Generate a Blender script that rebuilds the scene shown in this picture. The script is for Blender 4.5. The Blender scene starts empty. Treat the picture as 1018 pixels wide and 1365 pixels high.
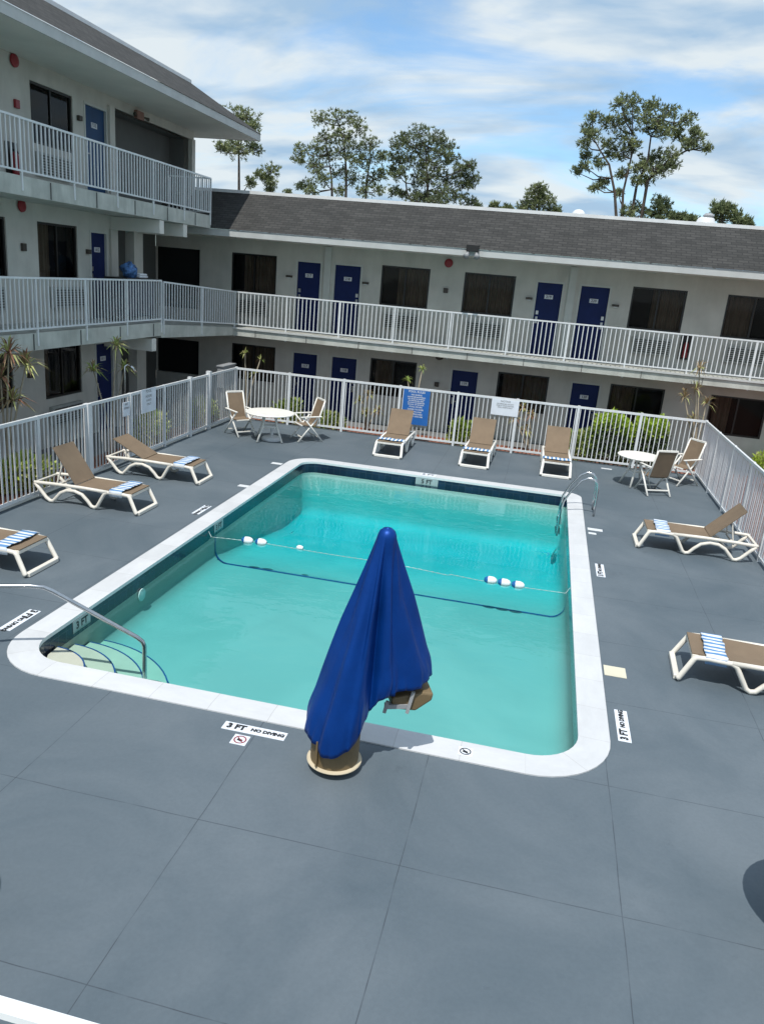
import bpy, math, random
from mathutils import Vector, Matrix
random.seed(7)
R = math.radians
scene = bpy.context.scene
COL = scene.collection
# ------------------------------------------------------------------ camera
EYE = Vector((0, 0, 4.5))
F = 1021.62
CX, CY = 509.0, 682.5
vy = Vector((742 - CX, 385 - CY, F)).normalized()
vx = -Vector((-4990 - CX, -116 - CY, F)).normalized()
vx = (vx - vy * vx.dot(vy)).normalized()
vz = vx.cross(vy)
RW = Matrix((vx, vy, vz))          # camera (x right, y down, z forward) -> world
def ray(p): return RW @ Vector((p[0] - CX, p[1] - CY, F))
def on_z(p, z):
    d = ray(p); t = (z - EYE.z) / d.z; return EYE + d * t
def on_y(p, y):
    d = ray(p); return EYE + d * (y / d.y)
def on_x(p, x):
    d = ray(p); return EYE + d * (x / d.x)
cd = bpy.data.cameras.new('camera'); cam = bpy.data.objects.new('camera', cd); COL.objects.link(cam)
cd.sensor_fit = 'HORIZONTAL'; cd.sensor_width = 36; cd.lens = F / 1018 * 36
cd.clip_start = 0.05; cd.clip_end = 3000
rt = RW @ Vector((1, 0, 0)); up = RW @ Vector((0, -1, 0)); bk = RW @ Vector((0, 0, -1))
m = Matrix((rt, up, bk)).transposed().to_4x4(); m.translation = EYE
cam.matrix_world = m
scene.camera = cam
scene.view_settings.view_transform = 'Standard'; scene.view_settings.look = 'None'
scene.view_settings.exposure = 0; scene.view_settings.gamma = 1
scene.cycles.use_denoising = True
scene.cycles.max_bounces = 10; scene.cycles.transparent_max_bounces = 24
scene.cycles.caustics_reflective = False; scene.cycles.caustics_refractive = False
# ------------------------------------------------------------------ materials
def nd(nt, t, **kw):
    n = nt.nodes.new(t)
    for k, v in kw.items(): setattr(n, k, v)
    return n
def mat(name, col, rough=.6, var=.12, scale=4., bump=0., bscale=60., metal=0., spec=.5, stain=0., sheen=0., trans=0.):
    M = bpy.data.materials.new(name); M.use_nodes = True; nt = M.node_tree
    b = nt.nodes['Principled BSDF']; L = nt.links
    b.inputs['Roughness'].default_value = rough; b.inputs['Metallic'].default_value = metal
    b.inputs['Specular IOR Level'].default_value = spec
    tc = nd(nt, 'ShaderNodeTexCoord')
    n1 = nd(nt, 'ShaderNodeTexNoise'); n1.inputs['Scale'].default_value = scale; n1.inputs['Detail'].default_value = 6
    L.new(tc.outputs['Object'], n1.inputs['Vector'])
    r = nd(nt, 'ShaderNodeMapRange'); r.inputs['From Min'].default_value = .3; r.inputs['From Max'].default_value = .7
    r.inputs['To Min'].default_value = 1 - var; r.inputs['To Max'].default_value = 1 + var
    L.new(n1.outputs['Fac'], r.inputs['Value'])
    mul = nd(nt, 'ShaderNodeVectorMath', operation='SCALE'); mul.inputs[0].default_value = col[:3]
    L.new(r.outputs['Result'], mul.inputs['Scale'])
    out = mul.outputs['Vector']
    if stain:
        n2 = nd(nt, 'ShaderNodeTexNoise'); n2.inputs['Scale'].default_value = .9; n2.inputs['Detail'].default_value = 8
        n2.inputs['Roughness'].default_value = .7
        mp = nd(nt, 'ShaderNodeMapping'); mp.inputs['Scale'].default_value = (2.5, 2.5, .6)
        L.new(tc.outputs['Object'], mp.inputs['Vector']); L.new(mp.outputs['Vector'], n2.inputs['Vector'])
        r2 = nd(nt, 'ShaderNodeMapRange'); r2.inputs['From Min'].default_value = .45; r2.inputs['From Max'].default_value = .75
        r2.inputs['To Min'].default_value = 0; r2.inputs['To Max'].default_value = stain
        L.new(n2.outputs['Fac'], r2.inputs['Value'])
        mx = nd(nt, 'ShaderNodeMix', data_type='RGBA'); mx.inputs[7].default_value = (col[0]*.35, col[1]*.36, col[2]*.34, 1)
        L.new(r2.outputs['Result'], mx.inputs[0]); L.new(out, mx.inputs[6]); out = mx.outputs[2]
    L.new(out, b.inputs['Base Color'])
    if bump:
        n3 = nd(nt, 'ShaderNodeTexNoise'); n3.inputs['Scale'].default_value = bscale; n3.inputs['Detail'].default_value = 4
        L.new(tc.outputs['Object'], n3.inputs['Vector'])
        bp = nd(nt, 'ShaderNodeBump'); bp.inputs['Strength'].default_value = bump; bp.inputs['Distance'].default_value = .02
        L.new(n3.outputs['Fac'], bp.inputs['Height']); L.new(bp.outputs['Normal'], b.inputs['Normal'])
    if trans:
        t = nd(nt, 'ShaderNodeBsdfTranslucent'); L.new(out, t.inputs['Color'])
        ms = nd(nt, 'ShaderNodeMixShader'); ms.inputs[0].default_value = trans
        L.new(b.outputs[0], ms.inputs[1]); L.new(t.outputs[0], ms.inputs[2])
        L.new(ms.outputs[0], nt.nodes['Material Output'].inputs['Surface'])
    return M
def stripe_mat(name, c1, c2, axis, freq, rough=.8, soft=.15, noise=.1):
    M = mat(name, c1, rough); nt = M.node_tree; L = nt.links; b = nt.nodes['Principled BSDF']
    tc = nd(nt, 'ShaderNodeTexCoord'); sx = nd(nt, 'ShaderNodeSeparateXYZ'); L.new(tc.outputs['Object'], sx.inputs[0])
    mm = nd(nt, 'ShaderNodeMath', operation='MULTIPLY'); mm.inputs[1].default_value = freq * 2 * math.pi
    L.new(sx.outputs[axis], mm.inputs[0])
    s = nd(nt, 'ShaderNodeMath', operation='SINE'); L.new(mm.outputs[0], s.inputs[0])
    r = nd(nt, 'ShaderNodeMapRange'); r.inputs['From Min'].default_value = -soft; r.inputs['From Max'].default_value = soft
    L.new(s.outputs[0], r.inputs['Value'])
    mx = nd(nt, 'ShaderNodeMix', data_type='RGBA'); mx.inputs[6].default_value = (*c1, 1); mx.inputs[7].default_value = (*c2, 1)
    L.new(r.outputs['Result'], mx.inputs[0])
    n1 = nd(nt, 'ShaderNodeTexNoise'); n1.inputs['Scale'].default_value = 9; L.new(tc.outputs['Object'], n1.inputs['Vector'])
    r2 = nd(nt, 'ShaderNodeMapRange'); r2.inputs['To Min'].default_value = 1 - noise; r2.inputs['To Max'].default_value = 1 + noise
    L.new(n1.outputs['Fac'], r2.inputs['Value'])
    v = nd(nt, 'ShaderNodeVectorMath', operation='SCALE'); L.new(mx.outputs[2], v.inputs[0]); L.new(r2.outputs['Result'], v.inputs['Scale'])
    L.new(v.outputs[0], b.inputs['Base Color'])
    return M
def brick_mat(name, c1, c2, mortar, bw, bh, ms, rough=.8, bump=.3, var=.25, off=.5):
    M = mat(name, c1, rough); nt = M.node_tree; L = nt.links; b = nt.nodes['Principled BSDF']
    uv = nd(nt, 'ShaderNodeUVMap'); uv.uv_map = 'uv'
    br = nd(nt, 'ShaderNodeTexBrick'); L.new(uv.outputs['UV'], br.inputs['Vector'])
    br.offset = off
    br.inputs['Color1'].default_value = (*c1, 1); br.inputs['Color2'].default_value = (*c2, 1); br.inputs['Mortar'].default_value = (*mortar, 1)
    br.inputs['Scale'].default_value = 1; br.inputs['Mortar Size'].default_value = ms; br.inputs['Bias'].default_value = 0
    br.inputs['Brick Width'].default_value = bw; br.inputs['Row Height'].default_value = bh; br.inputs['Mortar Smooth'].default_value = .3
    n1 = nd(nt, 'ShaderNodeTexNoise'); n1.inputs['Scale'].default_value = 1.3; n1.inputs['Detail'].default_value = 9; n1.inputs['Roughness'].default_value = .75
    mp = nd(nt, 'ShaderNodeMapping'); mp.inputs['Scale'].default_value = (1, 2.2, 1)
    L.new(uv.outputs['UV'], mp.inputs['Vector']); L.new(mp.outputs['Vector'], n1.inputs['Vector'])
    r2 = nd(nt, 'ShaderNodeMapRange'); r2.inputs['From Min'].default_value = .3; r2.inputs['From Max'].default_value = .7
    r2.inputs['To Min'].default_value = 1 - var; r2.inputs['To Max'].default_value = 1 + var
    L.new(n1.outputs['Fac'], r2.inputs['Value'])
    v = nd(nt, 'ShaderNodeVectorMath', operation='SCALE'); L.new(br.outputs['Color'], v.inputs[0]); L.new(r2.outputs['Result'], v.inputs['Scale'])
    L.new(v.outputs[0], b.inputs['Base Color'])
    bp = nd(nt, 'ShaderNodeBump'); bp.inputs['Strength'].default_value = bump; bp.inputs['Distance'].default_value = .01; bp.invert = True
    L.new(br.outputs['Fac'], bp.inputs['Height']); L.new(bp.outputs['Normal'], b.inputs['Normal'])
    return M
MT = dict(
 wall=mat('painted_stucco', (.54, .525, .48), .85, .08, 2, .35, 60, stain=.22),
 wall_shade=mat('shaded_stucco_and_joint', (.13, .133, .128), .85, .08, 2, .2, 90, stain=.1),  # shade of the recessed passages put into the stucco colour; also slab joints
 slab=mat('weathered_slab_paint', (.47, .48, .44), .8, .14, 3, .3, 40, stain=.5),
 soffit=mat('soffit_paint', (.68, .66, .61), .8, .05, 1.5, .15, 60, stain=.08),
 fascia=mat('fascia_paint', (.50, .51, .50), .6, .06, 3, .05, 30, stain=.15),
 cap=mat('white_metal_cap', (.75, .76, .76), .45, .06, 3, stain=.2),
 rail=mat('white_railing_paint', (.68, .70, .71), .45, .05, 6, stain=.1),
 door=mat('navy_door_paint', (.006, .016, .085), .5, .12, 3, spec=.2),
 trim=mat('door_trim_paint', (.52, .53, .50), .7, .05, 4),
 plate=mat('white_number_plate', (.62, .64, .68), .5, .05, 10),
 ink=mat('dark_lettering', (.02, .022, .025), .6, .1, 20),
 handle=mat('brushed_metal', (.5, .5, .5), .3, .05, 20, metal=1),
 frame=mat('bronze_frame', (.014, .013, .012), .4, .1, 10),
 dark=mat('dark_interior', (.006, .007, .007), .9, .2, 3),
 curtain=mat('brown_curtain', (.19, .145, .10), .9, .15, 3, .1, 50),
 ac=mat('air_conditioner_plastic', (.36, .37, .35), .6, .06, 6),
 acd=mat('air_conditioner_slots', (.06, .06, .055), .7, .1, 10),
 red=mat('red_enamel', (.26, .018, .025), .4, .08, 10),
 brownmetal=mat('brown_fitting', (.05, .04, .03), .5, .1, 10),
 door_top=mat('sky_lit_navy_door_paint', (.010, .050, .135), .5, .12, 3, spec=.3),  # navy door paint, lightened in its colour for the reflected sky
 steel=mat('stainless_steel', (.55, .56, .57), .22, .08, 12, metal=1),
 resin=mat('cream_resin', (.74, .70, .62), .45, .05, 5, stain=.12),
 resin_w=mat('white_resin', (.82, .80, .74), .4, .04, 5, stain=.06),
 sling=mat('brown_sling_fabric', (.20, .145, .095), .85, .08, 5, .3, 260),
 tan=mat('tan_vinyl', (.17, .12, .06), .6, .10, 5, .2, 120, stain=.1),
 tan_l=mat('cream_flange', (.58, .50, .36), .5, .08, 8),
 cover=mat('royal_blue_cover_cloth', (.0015, .046, .25), .44, .15, 3, .10, 25, metal=.4, spec=.3),
 rubber=mat('black_rubber', (.012, .012, .013), .7, .1, 10),
 concrete=mat('concrete_walk', (.17, .17, .165), .9, .1, 1.5, .3, 70, stain=.2),
 mulch=mat('red_mulch', (.23, .085, .05), .95, .5, 16, 1.0, 30),
 asphalt=mat('asphalt', (.055, .055, .055), .95, .15, 2, .4, 80),
 grass=mat('dusty_ground', (.15, .145, .125), .95, .3, .6, .5, 20),
 bark=mat('pine_bark', (.075, .06, .048), .95, .25, 6, .6, 15),
 needle=mat('pine_needles', (.19, .225, .10), .8, .3, 3, trans=.3),
 needle_l=mat('pale_pine_needles', (.30, .335, .155), .8, .3, 3, trans=.3),
 needle_d=mat('dark_pine_needles', (.12, .15, .07), .8, .3, 3, trans=.25),
 leaf=mat('shrub_leaves', (.28, .38, .09), .6, .35, 8, trans=.3),
 leaf_b=mat('lime_leaves', (.44, .58, .08), .6, .3, 8, trans=.35),
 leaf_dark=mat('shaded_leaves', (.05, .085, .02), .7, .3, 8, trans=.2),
 leaf_y=mat('yellow_green_leaves', (.50, .52, .20), .6, .3, 8, trans=.3),
 leaf_dry=mat('dry_palm_leaves', (.30, .22, .12), .8, .3, 8, trans=.2),
 leaf_red=mat('reddish_leaves', (.28, .13, .08), .8, .3, 8, trans=.2),
 stem=mat('pale_stem', (.30, .26, .19), .9, .2, 10),
 blue=mat('blue_sign_paint', (.02, .13, .42), .4, .06, 5),
 signw=mat('white_sign_panel', (.72, .76, .82), .5, .05, 5, stain=.08),
 white=mat('white_paint', (.66, .68, .69), .5, .05, 8),
 cream=mat('cream_cover_plate', (.66, .62, .48), .6, .06, 8, stain=.2),
 floatw=mat('white_float', (.80, .82, .84), .35, .04, 8),
 floatb=mat('blue_float', (.01, .12, .35), .35, .05, 8),
 rope=mat('white_rope', (.45, .58, .58), .8, .1, 40),
 towel=stripe_mat('blue_striped_towel', (.72, .76, .80), (.10, .24, .46), 1, 10.5),
 towelw=mat('pale_towel', (.74, .76, .78), .9, .05, 8, .3, 150),
 bagb=mat('blue_linen_bag', (.06, .15, .34), .7, .75, 14, .5, 12),
 grey=mat('grey_plastic', (.30, .31, .32), .5, .08, 6),
 shingle=brick_mat('asphalt_shingles', (.034, .034, .032), (.054, .053, .050), (.026, .026, .026), .24, .105, .012, .95, .6, .26),
 tile=brick_mat('dark_blue_waterline_tile', (.006, .013, .035), (.012, .025, .06), (.03, .045, .065), .15, .15, .005, .15, .2, .35, off=0),
 coping=brick_mat('white_coping_paint', (.55, .56, .57), (.60, .61, .62), (.46, .46, .46), .62, .8, .004, .6, .3, .09, off=0),
)
# deck paint: blue grey with control joints and worn patches
def deck_material():
    M = mat('blue_grey_deck_paint', (.155, .19, .235), .62); nt = M.node_tree; L = nt.links; b = nt.nodes['Principled BSDF']
    tc = nd(nt, 'ShaderNodeTexCoord'); sx = nd(nt, 'ShaderNodeSeparateXYZ'); L.new(tc.outputs['Object'], sx.inputs[0])
    wob = nd(nt, 'ShaderNodeTexNoise'); wob.inputs['Scale'].default_value = 1.1; L.new(tc.outputs['Object'], wob.inputs['Vector'])
    def line(axis, x0, p, hw):
        a = nd(nt, 'ShaderNodeMath', operation='MULTIPLY_ADD'); L.new(sx.outputs[axis], a.inputs[0]); a.inputs[1].default_value = 1 / p; a.inputs[2].default_value = -x0 / p + 100.5
        w = nd(nt, 'ShaderNodeMath', operation='MULTIPLY_ADD'); L.new(wob.outputs['Fac'], w.inputs[0]); w.inputs[1].default_value = .02; L.new(a.outputs[0], w.inputs[2])
        fr = nd(nt, 'ShaderNodeMath', operation='FRACT'); L.new(w.outputs[0], fr.inputs[0])
        s = nd(nt, 'ShaderNodeMath', operation='SUBTRACT'); L.new(fr.outputs[0], s.inputs[0]); s.inputs[1].default_value = .51
        ab = nd(nt, 'ShaderNodeMath', operation='ABSOLUTE'); L.new(s.outputs[0], ab.inputs[0])
        r = nd(nt, 'ShaderNodeMapRange'); r.inputs['From Min'].default_value = hw / p * .5; r.inputs['From Max'].default_value = hw / p * 1.6
        r.inputs['To Min'].default_value = 1; r.inputs['To Max'].default_value = 0
        L.new(ab.outputs[0], r.inputs['Value']); return r.outputs['Result']
    a = line(0, -2.15, 1.615, .0032); c = line(1, 3.15, 1.525, .0032)
    mxm = nd(nt, 'ShaderNodeMath', operation='MAXIMUM'); L.new(a, mxm.inputs[0]); L.new(c, mxm.inputs[1])
    brk = nd(nt, 'ShaderNodeTexNoise'); brk.inputs['Scale'].default_value = 3.5; brk.inputs['Detail'].default_value = 5; L.new(tc.outputs['Object'], brk.inputs['Vector'])
    rb = nd(nt, 'ShaderNodeMapRange'); rb.inputs['From Min'].default_value = .35; rb.inputs['From Max'].default_value = .55; rb.inputs['To Min'].default_value = .25; rb.inputs['To Max'].default_value = .75
    L.new(brk.outputs['Fac'], rb.inputs['Value'])
    lm = nd(nt, 'ShaderNodeMath', operation='MULTIPLY'); L.new(mxm.outputs[0], lm.inputs[0]); L.new(rb.outputs['Result'], lm.inputs[1])
    # base colour variation
    n1 = nd(nt, 'ShaderNodeTexNoise'); n1.inputs['Scale'].default_value = .55; n1.inputs['Detail'].default_value = 10; n1.inputs['Roughness'].default_value = .6; n1.inputs['Distortion'].default_value = .6
    L.new(tc.outputs['Object'], n1.inputs['Vector'])
    cr = nd(nt, 'ShaderNodeValToRGB'); L.new(n1.outputs['Fac'], cr.inputs['Fac'])
    e = cr.color_ramp.elements; e[0].position = .32; e[0].color = (.080, .108, .130, 1); e[1].position = .7; e[1].color = (.130, .158, .180, 1)
    n2 = nd(nt, 'ShaderNodeTexNoise'); n2.inputs['Scale'].default_value = 38; n2.inputs['Detail'].default_value = 5; L.new(tc.outputs['Object'], n2.inputs['Vector'])
    r2 = nd(nt, 'ShaderNodeMapRange'); r2.inputs['To Min'].default_value = .9; r2.inputs['To Max'].default_value = 1.1; L.new(n2.outputs['Fac'], r2.inputs['Value'])
    v = nd(nt, 'ShaderNodeVectorMath', operation='SCALE'); L.new(cr.outputs['Color'], v.inputs[0]); L.new(r2.outputs['Result'], v.inputs['Scale'])
    # small dark specks and a few worn dark patches
    vo = nd(nt, 'ShaderNodeTexVoronoi'); vo.inputs['Scale'].default_value = .9; L.new(tc.outputs['Object'], vo.inputs['Vector'])
    rv = nd(nt, 'ShaderNodeMapRange'); rv.inputs['From Min'].default_value = .012; rv.inputs['From Max'].default_value = .028; rv.inputs['To Min'].default_value = .65; rv.inputs['To Max'].default_value = 0
    L.new(vo.outputs['Distance'], rv.inputs['Value'])
    n4 = nd(nt, 'ShaderNodeTexNoise'); n4.inputs['Scale'].default_value = 1.6; n4.inputs['Detail'].default_value = 12; n4.inputs['Roughness'].default_value = .8
    mp = nd(nt, 'ShaderNodeMapping'); mp.inputs['Location'].default_value = (3.1, 7.7, 0); L.new(tc.outputs['Object'], mp.inputs['Vector']); L.new(mp.outputs[0], n4.inputs['Vector'])
    r4 = nd(nt, 'ShaderNodeMapRange'); r4.inputs['From Min'].default_value = .60; r4.inputs['From Max'].default_value = .72; r4.inputs['To Min'].default_value = 0; r4.inputs['To Max'].default_value = .4
    L.new(n4.outputs['Fac'], r4.inputs['Value'])
    mA = nd(nt, 'ShaderNodeMath', operation='MAXIMUM'); L.new(rv.outputs['Result'], mA.inputs[0]); L.new(r4.outputs['Result'], mA.inputs[1])
    mB = nd(nt, 'ShaderNodeMath', operation='MAXIMUM'); L.new(mA.outputs[0], mB.inputs[0]); L.new(lm.outputs[0], mB.inputs[1])
    mx = nd(nt, 'ShaderNodeMix', data_type='RGBA'); mx.inputs[7].default_value = (.028, .034, .045, 1)
    L.new(mB.outputs[0], mx.inputs[0]); L.new(v.outputs[0], mx.inputs[6]); L.new(mx.outputs[2], b.inputs['Base Color'])
    bp = nd(nt, 'ShaderNodeBump'); bp.inputs['Strength'].default_value = .25; bp.inputs['Distance'].default_value = .004
    L.new(n2.outputs['Fac'], bp.inputs['Height']); L.new(bp.outputs['Normal'], b.inputs['Normal'])
    return M
MT['deck'] = deck_material()
def basin_material():
    M = mat('pool_plaster', (.6, .8, .76), .7); nt = M.node_tree; L = nt.links; b = nt.nodes['Principled BSDF']
    tc = nd(nt, 'ShaderNodeTexCoord')
    n = nd(nt, 'ShaderNodeTexNoise'); n.inputs['Scale'].default_value = .5; n.inputs['Detail'].default_value = 6; n.inputs['Distortion'].default_value = 1.2
    L.new(tc.outputs['Object'], n.inputs['Vector'])
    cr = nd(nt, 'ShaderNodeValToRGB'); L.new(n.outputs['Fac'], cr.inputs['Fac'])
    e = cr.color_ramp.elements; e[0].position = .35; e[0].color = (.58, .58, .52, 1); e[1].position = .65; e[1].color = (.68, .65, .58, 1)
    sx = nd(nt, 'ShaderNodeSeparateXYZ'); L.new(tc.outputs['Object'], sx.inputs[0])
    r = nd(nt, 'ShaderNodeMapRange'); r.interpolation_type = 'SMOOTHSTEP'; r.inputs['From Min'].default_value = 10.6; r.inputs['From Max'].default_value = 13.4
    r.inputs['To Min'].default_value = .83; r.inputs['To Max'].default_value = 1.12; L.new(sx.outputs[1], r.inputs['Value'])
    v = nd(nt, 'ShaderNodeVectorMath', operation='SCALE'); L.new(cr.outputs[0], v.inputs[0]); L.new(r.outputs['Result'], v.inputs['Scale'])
    L.new(v.outputs[0], b.inputs['Base Color']); return M
MT['basin'] = basin_material()
MT['step_top'] = mat('step_plaster', (.62, .60, .50), .7, .06, 3)
MT['step'] = mat('underwater_step_plaster', (.64, .58, .46), .7, .06, 3)
MT['line_tile'] = mat('dark_tile_line', (.010, .075, .27), .3, .2, 9)
MT['wall_light'] = mat('pale_wall_fitting', (.7, .8, .78), .4, .05, 5)
def water_material():
    M = bpy.data.materials.new('pool_water'); M.use_nodes = True; nt = M.node_tree; L = nt.links
    nt.nodes.remove(nt.nodes['Principled BSDF']); o = nt.nodes['Material Output']
    tc = nd(nt, 'ShaderNodeTexCoord'); mp = nd(nt, 'ShaderNodeMapping'); mp.inputs['Scale'].default_value = (1, 1.6, 1); L.new(tc.outputs['Object'], mp.inputs[0])
    n = nd(nt, 'ShaderNodeTexNoise'); n.inputs['Scale'].default_value = 2.2; n.inputs['Detail'].default_value = 3; n.inputs['Distortion'].default_value = .4
    L.new(mp.outputs[0], n.inputs['Vector'])
    bp = nd(nt, 'ShaderNodeBump'); bp.inputs['Strength'].default_value = .35; bp.inputs['Distance'].default_value = .016; L.new(n.outputs['Fac'], bp.inputs['Height'])
    fr = nd(nt, 'ShaderNodeFresnel'); fr.inputs['IOR'].default_value = 1.33; L.new(bp.outputs[0], fr.inputs['Normal'])
    tr = nd(nt, 'ShaderNodeBsdfTransparent'); gl = nd(nt, 'ShaderNodeBsdfGlossy'); gl.inputs['Roughness'].default_value = .02; L.new(bp.outputs[0], gl.inputs['Normal'])
    ms = nd(nt, 'ShaderNodeMixShader'); L.new(fr.outputs[0], ms.inputs[0]); L.new(tr.outputs[0], ms.inputs[1]); L.new(gl.outputs[0], ms.inputs[2])
    L.new(ms.outputs[0], o.inputs['Surface'])
    va = nd(nt, 'ShaderNodeVolumeAbsorption'); va.inputs['Color'].default_value = (.04, .885, .935, 1); va.inputs['Density'].default_value = 1.0
    L.new(va.outputs[0], o.inputs['Volume']); return M
MT['water'] = water_material()
def glass_material():
    M = bpy.data.materials.new('window_glass'); M.use_nodes = True; nt = M.node_tree; L = nt.links
    nt.nodes.remove(nt.nodes['Principled BSDF']); o = nt.nodes['Material Output']
    tc = nd(nt, 'ShaderNodeTexCoord'); n = nd(nt, 'ShaderNodeTexNoise'); n.inputs['Scale'].default_value = 1.2; L.new(tc.outputs['Object'], n.inputs['Vector'])
    bp = nd(nt, 'ShaderNodeBump'); bp.inputs['Strength'].default_value = .1; bp.inputs['Distance'].default_value = .02; L.new(n.outputs['Fac'], bp.inputs['Height'])
    fr = nd(nt, 'ShaderNodeFresnel'); fr.inputs['IOR'].default_value = 1.28; L.new(bp.outputs[0], fr.inputs['Normal'])
    tr = nd(nt, 'ShaderNodeBsdfTransparent'); tr.inputs['Color'].default_value = (.66, .66, .66, 1)
    gl = nd(nt, 'ShaderNodeBsdfGlossy'); gl.inputs['Roughness'].default_value = .03; L.new(bp.outputs[0], gl.inputs['Normal'])
    ms = nd(nt, 'ShaderNodeMixShader'); L.new(fr.outputs[0], ms.inputs[0]); L.new(tr.outputs[0], ms.inputs[1]); L.new(gl.outputs[0], ms.inputs[2])
    L.new(ms.outputs[0], o.inputs['Surface']); return M
MT['glass'] = glass_material()
# ------------------------------------------------------------------ mesh helpers
class MB:
    def __init__(s): s.v = []; s.f = []; s.mi = []; s.uv = []; s.mats = []; s.cur = 0
    def use(s, m):
        if m not in s.mats: s.mats.append(m)
        s.cur = s.mats.index(m); return s
    def face(s, pts, uv=None):
        n = len(s.v); s.v += [tuple(p) for p in pts]; s.f.append(tuple(range(n, n + len(pts)))); s.mi.append(s.cur)
        s.uv.append(uv or [(0, 0)] * len(pts))
    def mesh(s, vs, fs):
        n = len(s.v); s.v += [tuple(p) for p in vs]
        for f in fs: s.f.append(tuple(i + n for i in f)); s.mi.append(s.cur); s.uv.append([(0, 0)] * len(f))
    def box(s, a, b):
        x0, y0, z0 = a; x1, y1, z1 = b
        x0, x1 = min(x0, x1), max(x0, x1); y0, y1 = min(y0, y1), max(y0, y1); z0, z1 = min(z0, z1), max(z0, z1)
        s.mesh([(x0,y0,z0),(x1,y0,z0),(x1,y1,z0),(x0,y1,z0),(x0,y0,z1),(x1,y0,z1),(x1,y1,z1),(x0,y1,z1)],
               [(0,3,2,1),(4,5,6,7),(0,1,5,4),(1,2,6,5),(2,3,7,6),(3,0,4,7)]); return s
    def bar(s, p, q, w, h=None, upv=(0, 0, 1)):
        h = h or w; p = Vector(p); q = Vector(q); d = (q - p).normalized(); u = Vector(upv)
        if abs(d.dot(u)) > .95: u = Vector((1, 0, 0))
        sd = d.cross(u).normalized(); u = sd.cross(d).normalized()
        vs = []
        for c in (p, q):
            for a, b in ((-1,-1),(1,-1),(1,1),(-1,1)): vs.append(c + sd * a * w / 2 + u * b * h / 2)
        s.mesh(vs, [(0,1,2,3),(7,6,5,4),(0,4,5,1),(1,5,6,2),(2,6,7,3),(3,7,4,0)]); return s
    def tube(s, pts, r, n=8, caps=True, closed=False):
        pts = [Vector(p) for p in pts]; k = len(pts); rs = r if isinstance(r, (list, tuple)) else [r] * k
        vs = []; prev = None
        for i, p in enumerate(pts):
            a = pts[i - 1] if (i > 0 or closed) else pts[i]; b = pts[(i + 1) % k] if (i < k - 1 or closed) else pts[i]
            d = (b - a).normalized()
            if prev is None:
                u = Vector((0, 0, 1)) if abs(d.z) < .9 else Vector((1, 0, 0)); u = (u - d * u.dot(d)).normalized()
            else:
                u = (prev - d * prev.dot(d)); u = u.normalized() if u.length > 1e-6 else prev
            prev = u; w = d.cross(u)
            for j in range(n):
                t = 2 * math.pi * j / n; vs.append(p + (u * math.cos(t) + w * math.sin(t)) * rs[i])
        fs = []
        for i in range(k if closed else k - 1):
            for j in range(n):
                a = i * n + j; b = i * n + (j + 1) % n; i2 = (i + 1) % k
                fs.append((a, b, i2 * n + (j + 1) % n, i2 * n + j))
        if caps and not closed: fs.append(tuple(reversed(range(n)))); fs.append(tuple((k - 1) * n + j for j in range(n)))
        s.mesh(vs, fs); return s
    def lathe(s, c, prof, n=24):
        vs = []; fs = []
        for r, z in prof:
            for j in range(n):
                t = 2 * math.pi * j / n; vs.append((c[0] + r * math.cos(t), c[1] + r * math.sin(t), c[2] + z))
        for i in range(len(prof) - 1):
            for j in range(n): fs.append((i*n+j, i*n+(j+1)%n, (i+1)*n+(j+1)%n, (i+1)*n+j))
        fs.append(tuple(reversed(range(n)))); fs.append(tuple((len(prof)-1)*n+j for j in range(n)))
        s.mesh(vs, fs); return s
    def build(s, name, mt=None, parent=None, smooth=False, bevel=0, loc=None):
        me = bpy.data.meshes.new(name)
        me.from_pydata(s.v, [], s.f)
        for m_ in (s.mats or [mt]): me.materials.append(m_)
        if s.mats:
            me.polygons.foreach_set('material_index', s.mi)
        if any(u != [(0, 0)] * len(u) for u in s.uv):
            l = me.uv_layers.new(name='uv'); k = 0
            for u in s.uv:
                for c in u: l.data[k].uv = c; k += 1
        if smooth: me.polygons.foreach_set('use_smooth', [True] * len(me.polygons))
        me.update()
        o = bpy.data.objects.new(name, me); COL.objects.link(o)
        if parent: o.parent = parent
        if loc: o.location = loc
        if bevel:
            b = o.modifiers.new('bevel', 'BEVEL'); b.width = bevel; b.segments = 2; b.limit_method = 'ANGLE'
        return o
def tag(o, label=None, cat=None, group=None, kind=None):
    if label: o['label'] = label
    if cat: o['category'] = cat
    if group: o['group'] = group
    if kind: o['kind'] = kind
    return o
def empty(name, loc=(0, 0, 0), rz=0, label=None, cat=None, group=None):
    o = bpy.data.objects.new(name, None); COL.objects.link(o); o.location = loc; o.rotation_euler = (0, 0, rz)
    o.empty_display_size = .2
    return tag(o, label, cat, group)
def copy_tree(o, parent=None):
    c = o.copy(); COL.objects.link(c)
    if parent: c.parent = parent; c.matrix_parent_inverse = o.matrix_parent_inverse.copy()
    for ch in list(o.children): copy_tree(ch, c)
    return c
def text_mb(mb, txt, size, origin, xdir, updir, mt, align='CENTER', bold=.0):
    cu = bpy.data.curves.new('t', 'FONT'); cu.body = txt; cu.size = size; cu.align_x = align; cu.align_y = 'CENTER'; cu.offset = bold
    cu.resolution_u = 2
    ob = bpy.data.objects.new('t', cu); COL.objects.link(ob)
    dg = bpy.context.evaluated_depsgraph_get(); me = bpy.data.meshes.new_from_object(ob.evaluated_get(dg))
    xd = Vector(xdir).normalized(); ud = Vector(updir).normalized(); og = Vector(origin)
    mb.use(mt); mb.mesh([og + xd * v.co.x + ud * v.co.y for v in me.vertices], [tuple(p.vertices) for p in me.polygons])
    bpy.data.objects.remove(ob); bpy.data.curves.remove(cu); bpy.data.meshes.remove(me)
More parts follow.
